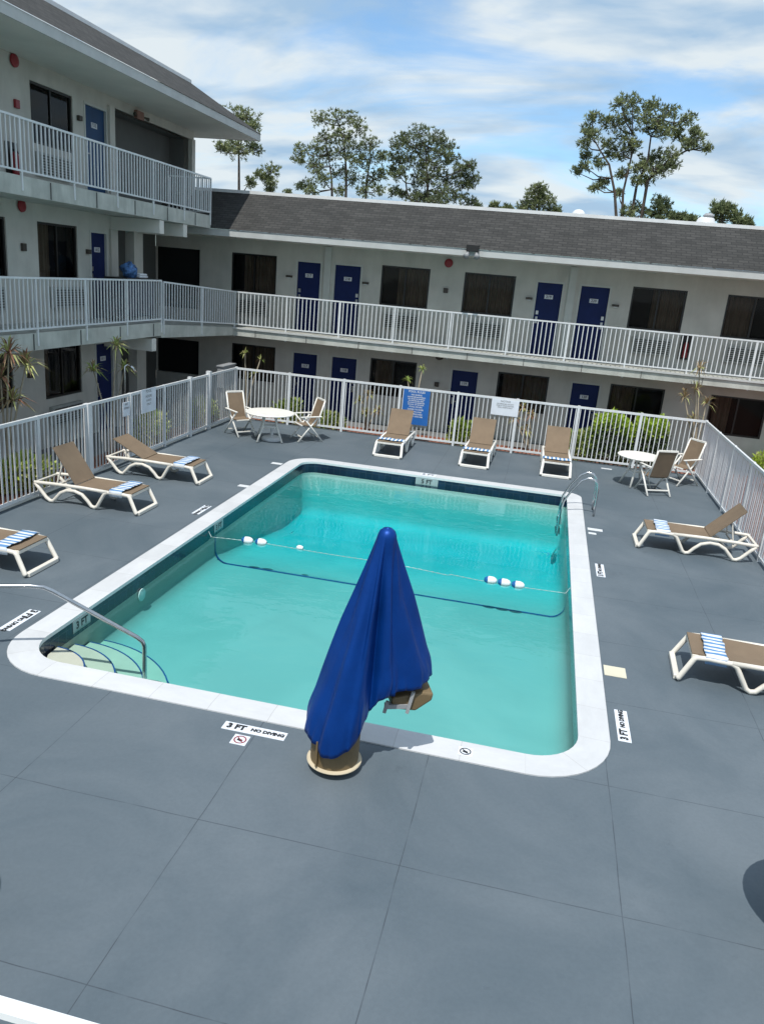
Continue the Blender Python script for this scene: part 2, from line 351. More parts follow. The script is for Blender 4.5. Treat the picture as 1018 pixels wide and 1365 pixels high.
# ------------------------------------------------------------------ light and sky
SUN_EL, = (62,)
sun = bpy.data.lights.new('sun', 'SUN'); sun.energy = 4.0; sun.angle = R(.55); sun.color = (1, .965, .91)
so = bpy.data.objects.new('sun', sun); COL.objects.link(so)
sdir = Vector((-.04, -.50, 1)).normalized()   # direction towards the sun
so.rotation_euler = (sdir).to_track_quat('Z', 'Y').to_euler(); so.location = (0, -10, 30)
W = bpy.data.worlds.new('World'); scene.world = W; W.use_nodes = True
nt = W.node_tree; L = nt.links; bg = nt.nodes['Background']; wo = nt.nodes['World Output']
sky = nd(nt, 'ShaderNodeTexSky'); sky.sky_type = 'NISHITA'; sky.sun_disc = False; sky.sun_elevation = R(SUN_EL); sky.sun_rotation = R(180 + 15)
sky.air_density = 1.0; sky.dust_density = .6; sky.ozone_density = 1.5
tint = nd(nt, 'ShaderNodeVectorMath', operation='MULTIPLY'); tint.inputs[1].default_value = (.95, 1.22, 1.36); L.new(sky.outputs[0], tint.inputs[0]); L.new(tint.outputs[0], bg.inputs['Color']); bg.inputs['Strength'].default_value = .14
tc = nd(nt, 'ShaderNodeTexCoord'); sp = nd(nt, 'ShaderNodeSeparateXYZ'); L.new(tc.outputs['Generated'], sp.inputs[0])
za = nd(nt, 'ShaderNodeMath', operation='ADD'); L.new(sp.outputs['Z'], za.inputs[0]); za.inputs[1].default_value = .26
zm = nd(nt, 'ShaderNodeMath', operation='MAXIMUM'); L.new(za.outputs[0], zm.inputs[0]); zm.inputs[1].default_value = .05
dv = [nd(nt, 'ShaderNodeMath', operation='DIVIDE') for _ in range(2)]
for i, k in enumerate('XY'): L.new(sp.outputs[k], dv[i].inputs[0]); L.new(zm.outputs[0], dv[i].inputs[1])
cv = nd(nt, 'ShaderNodeCombineXYZ'); L.new(dv[0].outputs[0], cv.inputs[0]); L.new(dv[1].outputs[0], cv.inputs[1])
mp = nd(nt, 'ShaderNodeMapping'); mp.inputs['Rotation'].default_value = (0, 0, R(24)); mp.inputs['Scale'].default_value = (.75, 1.25, 1); mp.inputs['Location'].default_value = (1.7, .6, 0)
L.new(cv.outputs[0], mp.inputs['Vector'])
n1 = nd(nt, 'ShaderNodeTexNoise'); n1.inputs['Scale'].default_value = 1.25; n1.inputs['Detail'].default_value = 13; n1.inputs['Roughness'].default_value = .60; n1.inputs['Distortion'].default_value = .55
L.new(mp.outputs[0], n1.inputs['Vector'])
r1 = nd(nt, 'ShaderNodeMapRange'); r1.interpolation_type = 'SMOOTHSTEP'; r1.inputs['From Min'].default_value = .36; r1.inputs['From Max'].default_value = .54; r1.inputs['To Min'].default_value = .15; r1.inputs['To Max'].default_value = .97
L.new(n1.outputs['Fac'], r1.inputs['Value'])
n2 = nd(nt, 'ShaderNodeTexNoise'); n2.inputs['Scale'].default_value = 3.2; n2.inputs['Detail'].default_value = 9; n2.inputs['Distortion'].default_value = .3; L.new(mp.outputs[0], n2.inputs['Vector'])
cc = nd(nt, 'ShaderNodeMix', data_type='RGBA'); cc.inputs[6].default_value = (.42, .60, .80, 1); cc.inputs[7].default_value = (.82, .90, .94, 1)
r5 = nd(nt, 'ShaderNodeMapRange'); r5.inputs['From Min'].default_value = .38; r5.inputs['From Max'].default_value = .58; L.new(n2.outputs['Fac'], r5.inputs['Value']); L.new(r5.outputs['Result'], cc.inputs[0])
bg2 = nd(nt, 'ShaderNodeBackground'); L.new(cc.outputs[2], bg2.inputs['Color']); bg2.inputs['Strength'].default_value = .95
ms = nd(nt, 'ShaderNodeMixShader'); L.new(r1.outputs['Result'], ms.inputs[0]); L.new(bg.outputs[0], ms.inputs[1]); L.new(bg2.outputs[0], ms.inputs[2]); L.new(ms.outputs[0], wo.inputs['Surface'])
# ------------------------------------------------------------------ ground and deck
DK = .30                                   # deck level
OX0, OX1, OY0, OY1 = -5.33, 1.14, 6.12, 16.62
IX0, IX1, IY0, IY1 = -5.02, .83, 6.43, 16.32
def rrect(x0, x1, y0, y1, rs, n=10):       # corner order: near right, far right, far left, near left
    pts = []
    for (cx, cy, a0), r in zip(((x1, y0, -90), (x1, y1, 0), (x0, y1, 90), (x0, y0, 180)), rs):
        ox = cx - r if cx == x1 else cx + r; oy = cy + r if cy == y0 else cy - r
        for i in range(n + 1):
            a = R(a0 + 90 * i / n); pts.append((ox + r * math.cos(a), oy + r * math.sin(a)))
    return pts
outer = rrect(OX0, OX1, OY0, OY1, (.80, .34, .65, .76))
inner = rrect(IX0, IX1, IY0, IY1, (.50, .10, .36, .46))
def arc(pts):
    s = [0]
    for i in range(len(pts)): a = Vector(pts[i]); b = Vector(pts[(i + 1) % len(pts)]); s.append(s[-1] + (b - a).length)
    return s
def ring_faces(mb, P, Q, za, zb):           # faces between two outlines of equal count
    s = arc(P); n = len(P)
    for i in range(n):
        j = (i + 1) % n
        mb.face([(*P[i], za), (*P[j], za), (*Q[j], zb), (*Q[i], zb)], [(s[i], 0), (s[i+1], 0), (s[i+1], max(.3, abs(za-zb))), (s[i], max(.3, abs(za-zb)))])
def sheet_with_hole(mb, x0, x1, y0, y1, hole, z):
    n = len(hole); cx = sum(p[0] for p in hole) / n; cy = sum(p[1] for p in hole) / n; out = []
    for p in hole:
        dx, dy = p[0] - cx, p[1] - cy; t = 1e9
        if dx > 1e-9: t = min(t, (x1 - cx) / dx)
        if dx < -1e-9: t = min(t, (x0 - cx) / dx)
        if dy > 1e-9: t = min(t, (y1 - cy) / dy)
        if dy < -1e-9: t = min(t, (y0 - cy) / dy)
        out.append((cx + dx * t, cy + dy * t))
    side = lambda p: (0 if abs(p[0]-x1)<1e-6 else 1 if abs(p[1]-y1)<1e-6 else 2 if abs(p[0]-x0)<1e-6 else 3)
    for i in range(n):
        j = (i + 1) % n; f = [(*hole[i], z), (*hole[j], z), (*out[j], z)]
        if side(out[i]) != side(out[j]):
            k = {(3,0):(x1,y0),(0,1):(x1,y1),(1,2):(x0,y1),(2,3):(x0,y0)}.get((side(out[i]), side(out[j])))
            if k: f.append((*k, z))
        f.append((*out[i], z)); mb.face(f)
FX0, FX1, FY1 = -8.27, 4.05, 20.02
mb = MB(); sheet_with_hole(mb, FX0 - .12, FX1 + .12, 1.5, FY1 + .12, outer, DK)
for a, b in (((FX0-.12, 1.5), (FX0-.12, FY1+.12)), ((FX0-.12, FY1+.12), (FX1+.12, FY1+.12)), ((FX1+.12, FY1+.12), (FX1+.12, 1.5)), ((FX1+.12, 1.5), (FX0-.12, 1.5))):
    mb.face([(*a, DK), (*b, DK), (*b, -.02), (*a, -.02)])
tag(mb.build('pool_deck', MT['deck']), kind='structure')
big = [(OX1, OY0), (OX1, OY1), (OX0, OY1), (OX0, OY0)]
mb = MB(); sheet_with_hole(mb, -1200, 1200, -600, 1800, big, 0)
tag(mb.build('ground', MT['grass']), kind='structure')
mb = MB(); mb.box((-9.15, 2, -.05), (-8.41, 21.1, .25)); mb.box((-8.40, 20.15, -.05), (12, 21.1, .26)); mb.box((4.18, 2, -.05), (9, 20.15, .09))
tag(mb.build('planting_bed', MT['mulch']), kind='structure')
mb = MB(); mb.box((-12.6, 2, -.06), (-9.15, 22.4, .16)); mb.box((-9.15, 21.1, -.06), (12, 22.45, .16))
tag(mb.build('walkway', MT['concrete']), kind='structure')
# ------------------------------------------------------------------ swimming pool
WZ = .135
pool = empty('swimming_pool', (-2.1, 11.4, DK), label='rectangular swimming pool with white rim and turquoise water, in the middle of the deck', cat='swimming pool')
def under(o, p):
    o.parent = p; o.matrix_parent_inverse = Matrix.Translation(-p.location); return o
mb = MB(); zc = DK + .012
ring_faces(mb, outer, inner, zc, zc); ring_faces(mb, outer, outer, DK - .03, zc)
under(mb.build('coping', MT['coping']), pool)
mb = MB(); ring_faces(mb, inner, inner, zc, zc - .045)
under(mb.build('coping_edge', MT['white']), pool)
mb = MB(); s = arc(inner); n = len(inner)
for i in range(n):
    j = (i + 1) % n
    mb.face([(*inner[i], zc-.045), (*inner[j], zc-.045), (*inner[j], zc-.255), (*inner[i], zc-.255)], [(s[i], .21), (s[i+1], .21), (s[i+1], 0), (s[i], 0)])
under(mb.build('tile_band', MT['tile']), pool)
def floor_z(y):
    if y < 11.35: return -.36 - .05 * (y - 6.4) / 5
    t = min(1, (y - 11.35) / 3.6); return -.41 - .56 * t
mb = MB(); cove = .22
# dense outline so the floor slope reads
def dens(pts, step=.4):
    out = []
    for i in range(len(pts)):
        a = Vector(pts[i]); b = Vector(pts[(i+1) % len(pts)]); k = max(1, int((b-a).length / step))
        for q in range(k): out.append(tuple(a.lerp(b, q / k)))
    return out
base = dens(inner)
def inset(p, d):
    cx = min(max(p[0], IX0 + .5), IX1 - .5); cy = min(max(p[1], IY0 + .5), IY1 - .5)
    v = Vector((cx - p[0], cy - p[1])); return (p[0] + v.x / v.length * d, p[1] + v.y / v.length * d)
prev = [(p[0], p[1], zc - .255) for p in base]
ringsv = [prev]
for k in range(0, 7):
    a = R(90 * k / 6); off = cove * (1 - math.cos(a)); rr = []
    for p in base:
        q = inset(p, off); rr.append((q[0], q[1], floor_z(q[1]) + cove * (1 - math.sin(a))))
    ringsv.append(rr)
vs = [v for r_ in ringsv for v in r_]; nb = len(base)
fs = [(i*nb+j, i*nb+(j+1)%nb, (i+1)*nb+(j+1)%nb, (i+1)*nb+j) for i in range(len(ringsv)-1) for j in range(nb)]
mb.mesh(vs, fs)
# floor grid inside the last ring
last = ringsv[-1]
ys = [IY0 + cove + .001 + (IY1 - IY0 - 2*cove) * t / 40 for t in range(41)]
for a, b in zip(ys[:-1], ys[1:]): mb.face([(IX0+cove, a, floor_z(a)), (IX1-cove, a, floor_z(a)), (IX1-cove, b, floor_z(b)), (IX0+cove, b, floor_z(b))])
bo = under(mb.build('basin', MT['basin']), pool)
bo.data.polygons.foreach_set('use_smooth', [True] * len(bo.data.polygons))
# depth change line: thin tile line down one wall, over the floor and up the other
mb = MB(); LY = 11.42; prof = [(IX0 + .004, zc - .26)]
for k in range(9):
    a = R(90 * k / 8); prof.append((IX0 + .006 + cove * (1 - math.cos(a)), floor_z(LY) + .008 + cove * (1 - math.sin(a))))
prof += [(IX1 + IX0 - x, z) for x, z in reversed(prof)]
for (xa, za_), (xb, zb_) in zip(prof[:-1], prof[1:]): mb.face([(xa, LY-.024, za_), (xb, LY-.024, zb_), (xb, LY+.024, zb_), (xa, LY+.024, za_)])
under(mb.build('depth_line', MT['line_tile']), pool)
# corner steps
cxs, cys = IX0 + .02, IY0 + .02
for k, (zt, ra, rb) in enumerate(((.105, .62, .60), (-.02, .93, .93), (-.14, 1.23, 1.24), (-.26, 1.50, 1.54))):
    mb = MB(); mb.use(MT['step_top'] if k == 0 else MT['step']); N = 18; pts = []
    for i in range(N + 1):
        a = R(90 * i / N); pts.append((cxs + ra * math.cos(a), cys + rb * math.sin(a)))
    co = [(cxs + (0.11 if True else 0), cys + .11)]
    mb.face([(cxs + .01, cys + .40, zt), (cxs + .13, cys + .13, zt), (cxs + .40, cys + .01, zt)] + [(*p, zt) for p in pts])
    for i in range(N): mb.face([(*pts[i], zt), (*pts[i+1], zt), (*pts[i+1], zt - .3), (*pts[i], zt - .3)])
    st = under(mb.build('step', None), pool)
    mb = MB()
    for i in range(N):
        def o_(p, d): v = Vector((p[0]-cxs, p[1]-cys)); v = v * ((v.length - d) / v.length); return (cxs + v.x, cys + v.y)
        mb.face([(*pts[i], zt+.004), (*pts[i+1], zt+.004), (*o_(pts[i+1], .018), zt+.004), (*o_(pts[i], .018), zt+.004)])
    ns = mb.build('nosing', MT['line_tile'], st)
mb = MB(); mb.lathe((IX0 + .02, 8.95, -.02), [(.0, 0), (.09, .0), (.09, .02), (.0, .03)], 16)
o = under(mb.build('wall_fitting', MT['wall_light']), pool)
o.data.transform(Matrix.Translation((IX0 + .005, 8.95, -.02)) @ Matrix.Rotation(R(90), 4, 'Y') @ Matrix.Translation((-(IX0 + .02), -8.95, .02)))
MT['tile_pale'] = mat('pale_marker_tile', (.36, .42, .42), .3, .1, 8, stain=.2)
def wall_text(txt, x, y, facing, bw=.36):
    mb = MB(); mb.use(MT['tile_pale'])
    if facing == 'x': mb.box((x, y - bw/2, zc - .20), (x + .004, y + bw/2, zc - .05)); text_mb(mb, txt, .13, (x + .006, y, zc - .125), (0, 1, 0), (0, 0, 1), MT['ink'], bold=.004)
    elif facing == '-y': mb.box((x - bw/2, y, zc - .20), (x + bw/2, y - .004, zc - .05)); text_mb(mb, txt, .13, (x, y - .006, zc - .125), (1, 0, 0), (0, 0, 1), MT['ink'], bold=.004)
    under(mb.build('depth_tile', None), pool)
wall_text('3 FT', IX0 + .001, 7.55, 'x'); wall_text('3 FT', IX0 + .001, 11.55, 'x', .36); wall_text('5 FT', -2.2, IY1 - .001, '-y', .5)
wmb = MB(); wo_ = [(p[0] + (.012 if p[0] > -2.1 else -.012), p[1] + (.012 if p[1] > 11 else -.012)) for p in base]
N = len(wo_); wmb.mesh([(*p, WZ) for p in wo_] + [(*p, -1.25) for p in wo_], [tuple(range(N)), tuple(reversed(range(N, 2*N)))] + [(i, i+N, (i+1)%N+N, (i+1)%N) for i in range(N)])
tag(wmb.build('water', MT['water']), kind='structure')
# ------------------------------------------------------------------ buildings
# a wall plane is given by a function w(u, z, d): u along the wall, d = distance proud of the face
def face_y(y): return lambda u, z, d=0: Vector((u, y - d, z))          # faces the pool (-Y)
def face_x(x): return lambda u, z, d=0: Vector((x + d, u, z))          # faces +X
def wbox(mb, w, u0, u1, z0, z1, d0, d1):
    a = w(u0, z0, d0); b = w(u1, z1, d1); mb.box(a, b); return mb
def holed_wall(mb, w, u0, u1, z0, z1, holes, depth=.14):
    us = sorted({u0, u1, *[h[0] for h in holes], *[h[1] for h in holes]}); zs = sorted({z0, z1, *[h[2] for h in holes], *[h[3] for h in holes]})
    us = [u for u in us if u0 <= u <= u1]; zs = [z for z in zs if z0 <= z <= z1]
    for a, b in zip(us[:-1], us[1:]):
        for c, d in zip(zs[:-1], zs[1:]):
            um, zm_ = (a+b)/2, (c+d)/2
            if any(h[0] < um < h[1] and h[2] < zm_ < h[3] for h in holes): continue
            mb.face([w(a, c), w(b, c), w(b, d), w(a, d)])
    for h in holes:
        a, b, c, d = h[:4]
        for p, q in (((a, c), (b, c)), ((b, c), (b, d)), ((b, d), (a, d)), ((a, d), (a, c))):
            mb.face([w(*p), w(*q), w(*q, -depth), w(*p, -depth)])
def add_window(bld, w, u0, u1, z0, z1, cur=(0, 1), sill=True):
    mb = MB(); t = .045; d0, d1 = -.10, -.03
    wbox(mb, w, u0, u0+t, z0, z1, d0, d1); wbox(mb, w, u1-t, u1, z0, z1, d0, d1)
    wbox(mb, w, u0+t, u1-t, z0, z0+t, d0, d1); wbox(mb, w, u0+t, u1-t, z1-t, z1, d0, d1)
    um = (u0+u1)/2; wbox(mb, w, um-.02, um+.02, z0+t, z1-t, d0, d1-.01)
    fr = mb.build('window', MT['frame'], bld)
    mb = MB(); mb.face([w(u0+t, z0+t, -.065), w(u1-t, z0+t, -.065), w(u1-t, z1-t, -.065), w(u0+t, z1-t, -.065)]); mb.build('pane', MT['glass'], fr)
    mb = MB(); a, b = u0 + (u1-u0)*cur[0], u0 + (u1-u0)*cur[1]; N = max(6, int((b-a)*44)); ph = random.random()*6
    for i in range(N):
        x, y = a+(b-a)*i/N, a+(b-a)*(i+1)/N
        f = lambda q: -.20 + .028*math.sin(q*52 + ph) + .01*math.sin(q*23)
        mb.face([w(x, z0, f(x)), w(y, z0, f(y)), w(y, z1, f(y)), w(x, z1, f(x))])
    mb.build('curtain', MT['curtain'], fr, smooth=True)
    mb = MB(); e = .3; mb.face([w(u0, z0, -e), w(u1, z0, -e), w(u1, z1, -e), w(u0, z1, -e)])
    for p, q in (((u0, z0), (u1, z0)), ((u1, z0), (u1, z1)), ((u1, z1), (u0, z1)), ((u0, z1), (u0, z0))):
        mb.face([w(*p, -.14), w(*q, -.14), w(*q, -e), w(*p, -e)])
    mb.build('dark_room', MT['dark'], fr)
    return fr
def add_door(bld, w, u0, u1, z0, z1, num, hinge=1, dm='door'):
    mb = MB(); wbox(mb, w, u0+.05, u1-.05, z0, z1-.05, -.10, -.05); dr = mb.build('door', MT[dm], bld)
    mb = MB(); wbox(mb, w, u0, u0+.05, z0, z1, -.12, .012); wbox(mb, w, u1-.05, u1, z0, z1, -.12, .012); wbox(mb, w, u0+.05, u1-.05, z1-.05, z1, -.12, .012)
    mb.build('door_frame', MT['trim'], dr)
    uc = (u0+u1)/2; zc_ = z1 - .42
    mb = MB(); mb.use(MT['plate']); wbox(mb, w, uc-.115, uc+.115, zc_-.055, zc_+.055, -.05, -.04)
    ax = w(1, 0) - w(0, 0); text_mb(mb, num, .10, w(uc, zc_, -.037), ax if w(0,0,1).y < w(0,0,0).y else -ax, (0, 0, 1), MT['ink'], bold=.002)
    mb.build('number_plate', None, dr)
    mb = MB(); hu = u1-.13 if hinge > 0 else u0+.13
    wbox(mb, w, hu-.03, hu+.03, z0+.86, z0+1.04, -.05, -.03); mb.bar(w(hu, z0+.94, -.01), w(hu-.11*hinge, z0+.94, -.01), .02); wbox(mb, w, hu-.035, hu+.035, z0+1.1, z0+1.2, -.05, -.02)
    mb.build('handle', MT['handle'], dr)
    return dr
def add_ac(bld, w, uc, zc_, hw=.52, hh=.22):
    mb = MB(); wbox(mb, w, uc-hw, uc+hw, zc_-hh, zc_+hh, .002, .10); ac = mb.build('air_conditioner', MT['ac'], bld, bevel=.012)
    mb = MB(); 
    for k in range(7):
        z = zc_ - hh + .05 + k * (2*hh-.1)/6.5; wbox(mb, w, uc-hw+.06, uc-.02, z, z+.024, .10, .112); wbox(mb, w, uc+.02, uc+hw-.06, z, z+.024, .10, .112)
    mb.build('grille', MT['acd'], ac)
def railing(bld, pts, ztop, zbot, name='railing', post=1.5, bw=.022, gap=.118, posth=None, foot=None, pw=.036, rw=.04, rh=.036):
    """pts: polyline of (x, y, dz); balusters between a top and a bottom rail, posts as sub-parts"""
    mb = MB(); P = [Vector((x, y, dz)) for x, y, dz in pts]; posts = []
    for a, b in zip(P[:-1], P[1:]):
        Lh = Vector((b.x-a.x, b.y-a.y)).length
        for z, h in ((ztop, rh), (zbot, rh*.85)):
            mb.bar(a + Vector((0, 0, z)), b + Vector((0, 0, z)), rw, h)
        k = int(Lh / gap)
        for i in range(1, k):
            p = a.lerp(b, i / k); mb.box((p.x-bw/2, p.y-bw/2, p.z+zbot), (p.x+bw/2, p.y+bw/2, p.z+ztop))
        kp = max(1, round(Lh / post))
        for i in range(kp + 1): posts.append(a.lerp(b, i / kp))
    rl = mb.build(name, MT['rail'], bld)
    seen = []
    for p in posts:
        if any((p - q).length < .1 for q in seen): continue
        seen.append(p); mb = MB(); mb.box((p.x-pw/2, p.y-pw/2, p.z+(foot if foot is not None else zbot-.12)), (p.x+pw/2, p.y+pw/2, p.z+ztop+(.0 if posth is None else posth)))
        mb.build('post', MT['rail'], rl)
    return rl
# ---- the two-storey wing behind the pool
bb = empty('motel_building', (0, 22.5, 0), label='long two-storey motel wing with dark shingle roof and navy doors, behind the pool fence', cat='building')
bb.location = (0, 0, 0)
YB = 22.5; w = face_y(YB); F2 = 2.68; XL, XR = -12.0, 14.5
upW = [(-9.54, -8.13, (.25, 1)), (-4.96, -3.55, (.33, 1)), (-2.57, -1.14, (0, 1)), (2.0, 3.41, (.4, 1)), (4.43, 5.85, (0, .55)), (9.4, 10.8, (0, .6)), (11.8, 13.2, (.3, 1))]
upD = [(-7.53, -6.73, '217', -1), (-6.39, -5.52, '218', 1), (-.58, .20, '219', -1), (.60, 1.46, '220', 1), (6.5, 7.35, '221', -1), (7.7, 8.55, '222', 1)]
loW = [(-9.47, -8.06, (.2, 1)), (-5.08, -3.68, (.1, .5)), (-1.30, .15, (.1, 1)), (1.85, 3.32, (0, .46)), (4.53, 6.0, (.1, .4)), (9.4, 10.8, (0, .6)), (11.8, 13.2, (0, 1))]
loD = [(-7.53, -6.68, '117', -1), (-6.31, -5.45, '118', 1), (-2.67, -1.82, '119', -1), (.76, 1.61, '120', 1), (6.9, 7.75, '121', 1)]
holes = [(a, b, 3.64, 4.74) for a, b, _ in upW] + [(a, b, F2, 4.69) for a, b, *_ in upD] + [(a, b, 1.03, 2.10) for a, b, _ in loW] + [(a, b, .16, 2.06) for a, b, *_ in loD]
holes += [(-12.0, -10.56, F2 + .3, 4.73), (-12.0, -10.56, .98, 2.03)]
mb = MB(); holed_wall(mb, w, XL, XR, 0, 5.14, holes)
mb.face([(XR, YB, 0), (XR, 33, 0), (XR, 33, 5.14), (XR, YB, 5.14)]); mb.face([(XL, 33, 0), (XL, 33, 5.14), (XR, 33, 5.14), (XR, 33, 0)])
mb.build('wall', MT['wall'], bb)
for a, b, c in upW: add_window(bb, w, a, b, 3.64, 4.74, c)
for a, b, c in loW: add_window(bb, w, a, b, 1.03, 2.10, c)
for a, b, n_, h in upD: add_door(bb, w, a, b, F2, 4.69, n_, h)
for a, b, n_, h in loD: add_door(bb, w, a, b, .16, 2.06, n_, h)
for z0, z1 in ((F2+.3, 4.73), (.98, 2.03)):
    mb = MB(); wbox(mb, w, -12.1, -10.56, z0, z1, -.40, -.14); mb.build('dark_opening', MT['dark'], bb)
for u in (-8.83, -4.26, -1.86, 2.73, 5.14, 10.1): add_ac(bb, w, u, 3.22)
for u in (-6.56, .40):
    mb = MB(); wbox(mb, w, u-.10, u+.10, F2, 5.1, .0, .05); mb.build('pilaster', MT['trim'], bb)
mb = MB()
for a, b in ((-8.86, 14.5),):
    mb.box((a, 21.14, 2.46), (b, YB - .003, F2))
mb.mesh([(-10.6, 17.7, 2.46), (-9.3, 17.7, 2.55), (-8.862, 21.14, 2.46), (-8.862, 22.497, 2.46), (-11.96, 22.497, 2.46), (-11.96, 19.2, 2.46), (-10.6, 19.2, 2.46),
         (-10.6, 17.7, 2.86), (-9.3, 17.7, 2.86), (-8.862, 21.14, F2), (-8.862, 22.497, F2), (-11.96, 22.497, F2), (-11.96, 19.2, 2.86), (-10.6, 19.2, 2.86)],
        [(6,5,4,3,2,1,0), (7,8,9,10,11,12,13)] + [(i, (i+1)%7, (i+1)%7+7, i+7) for i in range(7)])
mb.build('balcony_slab', MT['slab'], bb)
mb = MB(); mb.box((-8.88, 21.10, F2 - .03), (14.5, 21.139, F2 + .018)); mb.build('slab_edge_trim', MT['fascia'], bb)
for k in range(15):
    x = -8.2 + k * 1.52; mb = MB(); mb.box((x, 21.12, 2.465), (x+.018, 21.138, 2.645)); mb.build('slab_joint', MT['wall_shade'], bb)
railing(bb, [(-9.29, 17.80, .20), (-8.86, 21.2, .0), (14.4, 21.2, .0)], 3.67, F2 + .10, post=1.52, foot=F2 - .25)
# ceiling of the upper walkway, fascia and mansard roof
YE, ZE, YT, ZT = 20.68, 5.12, 22.15, 6.36
mb = MB(); mb.box((-11.9, YE, ZE + .012), (XR + .8, YB - .002, ZE + .05)); mb.build('soffit', MT['soffit'], bb)
mb = MB(); mb.box((-10.55, YE - .03, ZE), (XR + .8, YE - .002, ZE + .17)); mb.build('fascia', MT['fascia'], bb)
mb = MB(); sl = math.hypot(YT - YE, ZT - ZE - .17); x0, x1 = -11.9, XR + .8
mb.face([(x0, YE - .05, ZE + .172), (x1, YE - .05, ZE + .172), (x1, YT, ZT), (x0, YT, ZT)], [(0, 0), (x1-x0, 0), (x1-x0, sl), (0, sl)])
mb.build('shingle_roof', MT['shingle'], bb)
mb = MB(); mb.box((x0, YT - .03, ZT - .01), (x1, YT + .2, ZT + .075)); mb.build('roof_cap', MT['cap'], bb)
mb = MB(); mb.box((x0, YT + .202, ZT - .2), (x1, 33, ZT - .1)); mb.build('flat_roof', MT['concrete'], bb)
# ---- the three-storey wing on the left
lb = empty('motel_building', label='three-storey motel wing with overhanging roof and stacked white balconies, at the left edge', cat='building')
XW = -10.6; w = face_x(XW); G1, G2, G3 = .16, 2.90, 5.58
XRL = -9.3
Y0 = 5.0
W3 = [(14.87, 16.28, (0, 0.02)), (12.4, 13.8, (.3, 1)), (6.9, 8.3, (0, 1))]; D3 = [(16.69, 17.62, '317', -1), (9.1, 10.0, '315', 1), (10.4, 11.3, '316', -1)]
W2 = [(12.5, 13.93, (.0, .6)), (14.9, 16.3, (.0, .45)), (6.9, 8.3, (0, 1))]; D2 = [(16.78, 17.52, '216', -1), (9.1, 10.0, '214', 1), (10.4, 11.3, '215', -1)]
W1 = [(14.93, 16.31, (0, .3)), (12.4, 13.9, (0, 1)), (6.9, 8.3, (0, 1))]; D1 = [(16.87, 17.70, '116', -1), (9.1, 10.0, '114', 1), (10.4, 11.3, '115', -1)]
H = [(a, b, 6.42, 7.54) for a, b, _ in W3] + [(a, b, G3, 7.55) for a, b, *_ in D3] + [(17.86, 21.88, G3, 7.66)]
H += [(a, b, 3.80, 4.94) for a, b, _ in W2] + [(a, b, G2, 4.90) for a, b, *_ in D2]
H += [(a, b, 1.24, 2.38) for a, b, _ in W1] + [(a, b, G1, 2.36) for a, b, *_ in D1]
mb = MB(); holed_wall(mb, w, Y0, 17.86, 0, G3, [h for h in H if h[2] < G3]); holed_wall(mb, w, Y0, 22.1, G3, 7.90, [h for h in H if h[2] >= G3], .06)
# end walls and the back of the open passage on the top floor
mb.face([(XW, 22.1, 5.3), (-20, 22.1, 5.3), (-20, 22.1, 7.9), (XW, 22.1, 7.9)])
mb.face([(XW, Y0, 0), (-20, Y0, 0), (-20, Y0, 7.9), (XW, Y0, 7.9)]); mb.face([(XW, 17.86, 0), (-20, 17.86, 0), (-20, 17.86, G3), (XW, 17.86, G3)])
mb.face([(-20, Y0, 0), (-20, 22.1, 0), (-20, 22.1, 7.9), (-20, Y0, 7.9)])
mb.build('wall', MT['wall'], lb)
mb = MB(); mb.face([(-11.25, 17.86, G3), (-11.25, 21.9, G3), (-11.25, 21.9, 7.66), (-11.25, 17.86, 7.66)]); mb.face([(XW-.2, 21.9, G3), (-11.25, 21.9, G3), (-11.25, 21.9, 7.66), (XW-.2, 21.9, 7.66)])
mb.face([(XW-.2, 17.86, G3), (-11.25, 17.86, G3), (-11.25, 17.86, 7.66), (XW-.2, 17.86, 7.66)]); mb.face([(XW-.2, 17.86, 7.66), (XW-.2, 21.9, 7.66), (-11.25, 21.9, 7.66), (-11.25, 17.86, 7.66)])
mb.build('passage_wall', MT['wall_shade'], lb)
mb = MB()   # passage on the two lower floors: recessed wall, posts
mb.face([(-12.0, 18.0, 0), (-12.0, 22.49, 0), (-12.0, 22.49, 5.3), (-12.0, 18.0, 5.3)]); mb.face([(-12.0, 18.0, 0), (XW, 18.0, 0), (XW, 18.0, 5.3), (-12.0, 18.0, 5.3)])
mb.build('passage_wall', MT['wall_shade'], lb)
for z0, z1, ya, yb_ in ((G2, 5.30, 18.76, 19.20), (G1, 2.46, 18.84, 19.32), ):
    mb = MB(); mb.box((XW-.25, ya, z0), (XW, yb_, z1)); mb.build('pilaster', MT['wall'], lb)
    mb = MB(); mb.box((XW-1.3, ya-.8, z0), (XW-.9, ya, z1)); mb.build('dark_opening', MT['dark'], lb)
for z0, z1, ya, yb_ in ((G3, 7.66, 17.64, 17.86), (G2, 4.98, 17.60, 17.90), (G1, 2.46, 17.76, 17.95), (G3, 7.66, 21.88, 22.08)):
    mb = MB(); mb.box((XW+.002, ya, z0), (XW+.06, yb_, z1)); mb.build('pilaster', MT['wall'], lb)
for a, b, c in W3: add_window(lb, w, a, b, 6.42, 7.54, c)
for a, b, c in W2: add_window(lb, w, a, b, 3.80, 4.94, c)
for a, b, c in W1: add_window(lb, w, a, b, 1.24, 2.38, c)
for a, b, n_, h in D3: add_door(lb, w, a, b, G3, 7.55, n_, h, 'door_top')
for a, b, n_, h in D2: add_door(lb, w, a, b, G2, 4.90, n_, h)
for a, b, n_, h in D1: add_door(lb, w, a, b, G1, 2.36, n_, h)
for u, z in ((15.8, 3.42), (13.1, 3.42), (15.5, 6.05), (13.1, 6.05), (15.6, .85), (7.6, 3.42), (7.6, 6.05)): add_ac(lb, w, u, z, .58)
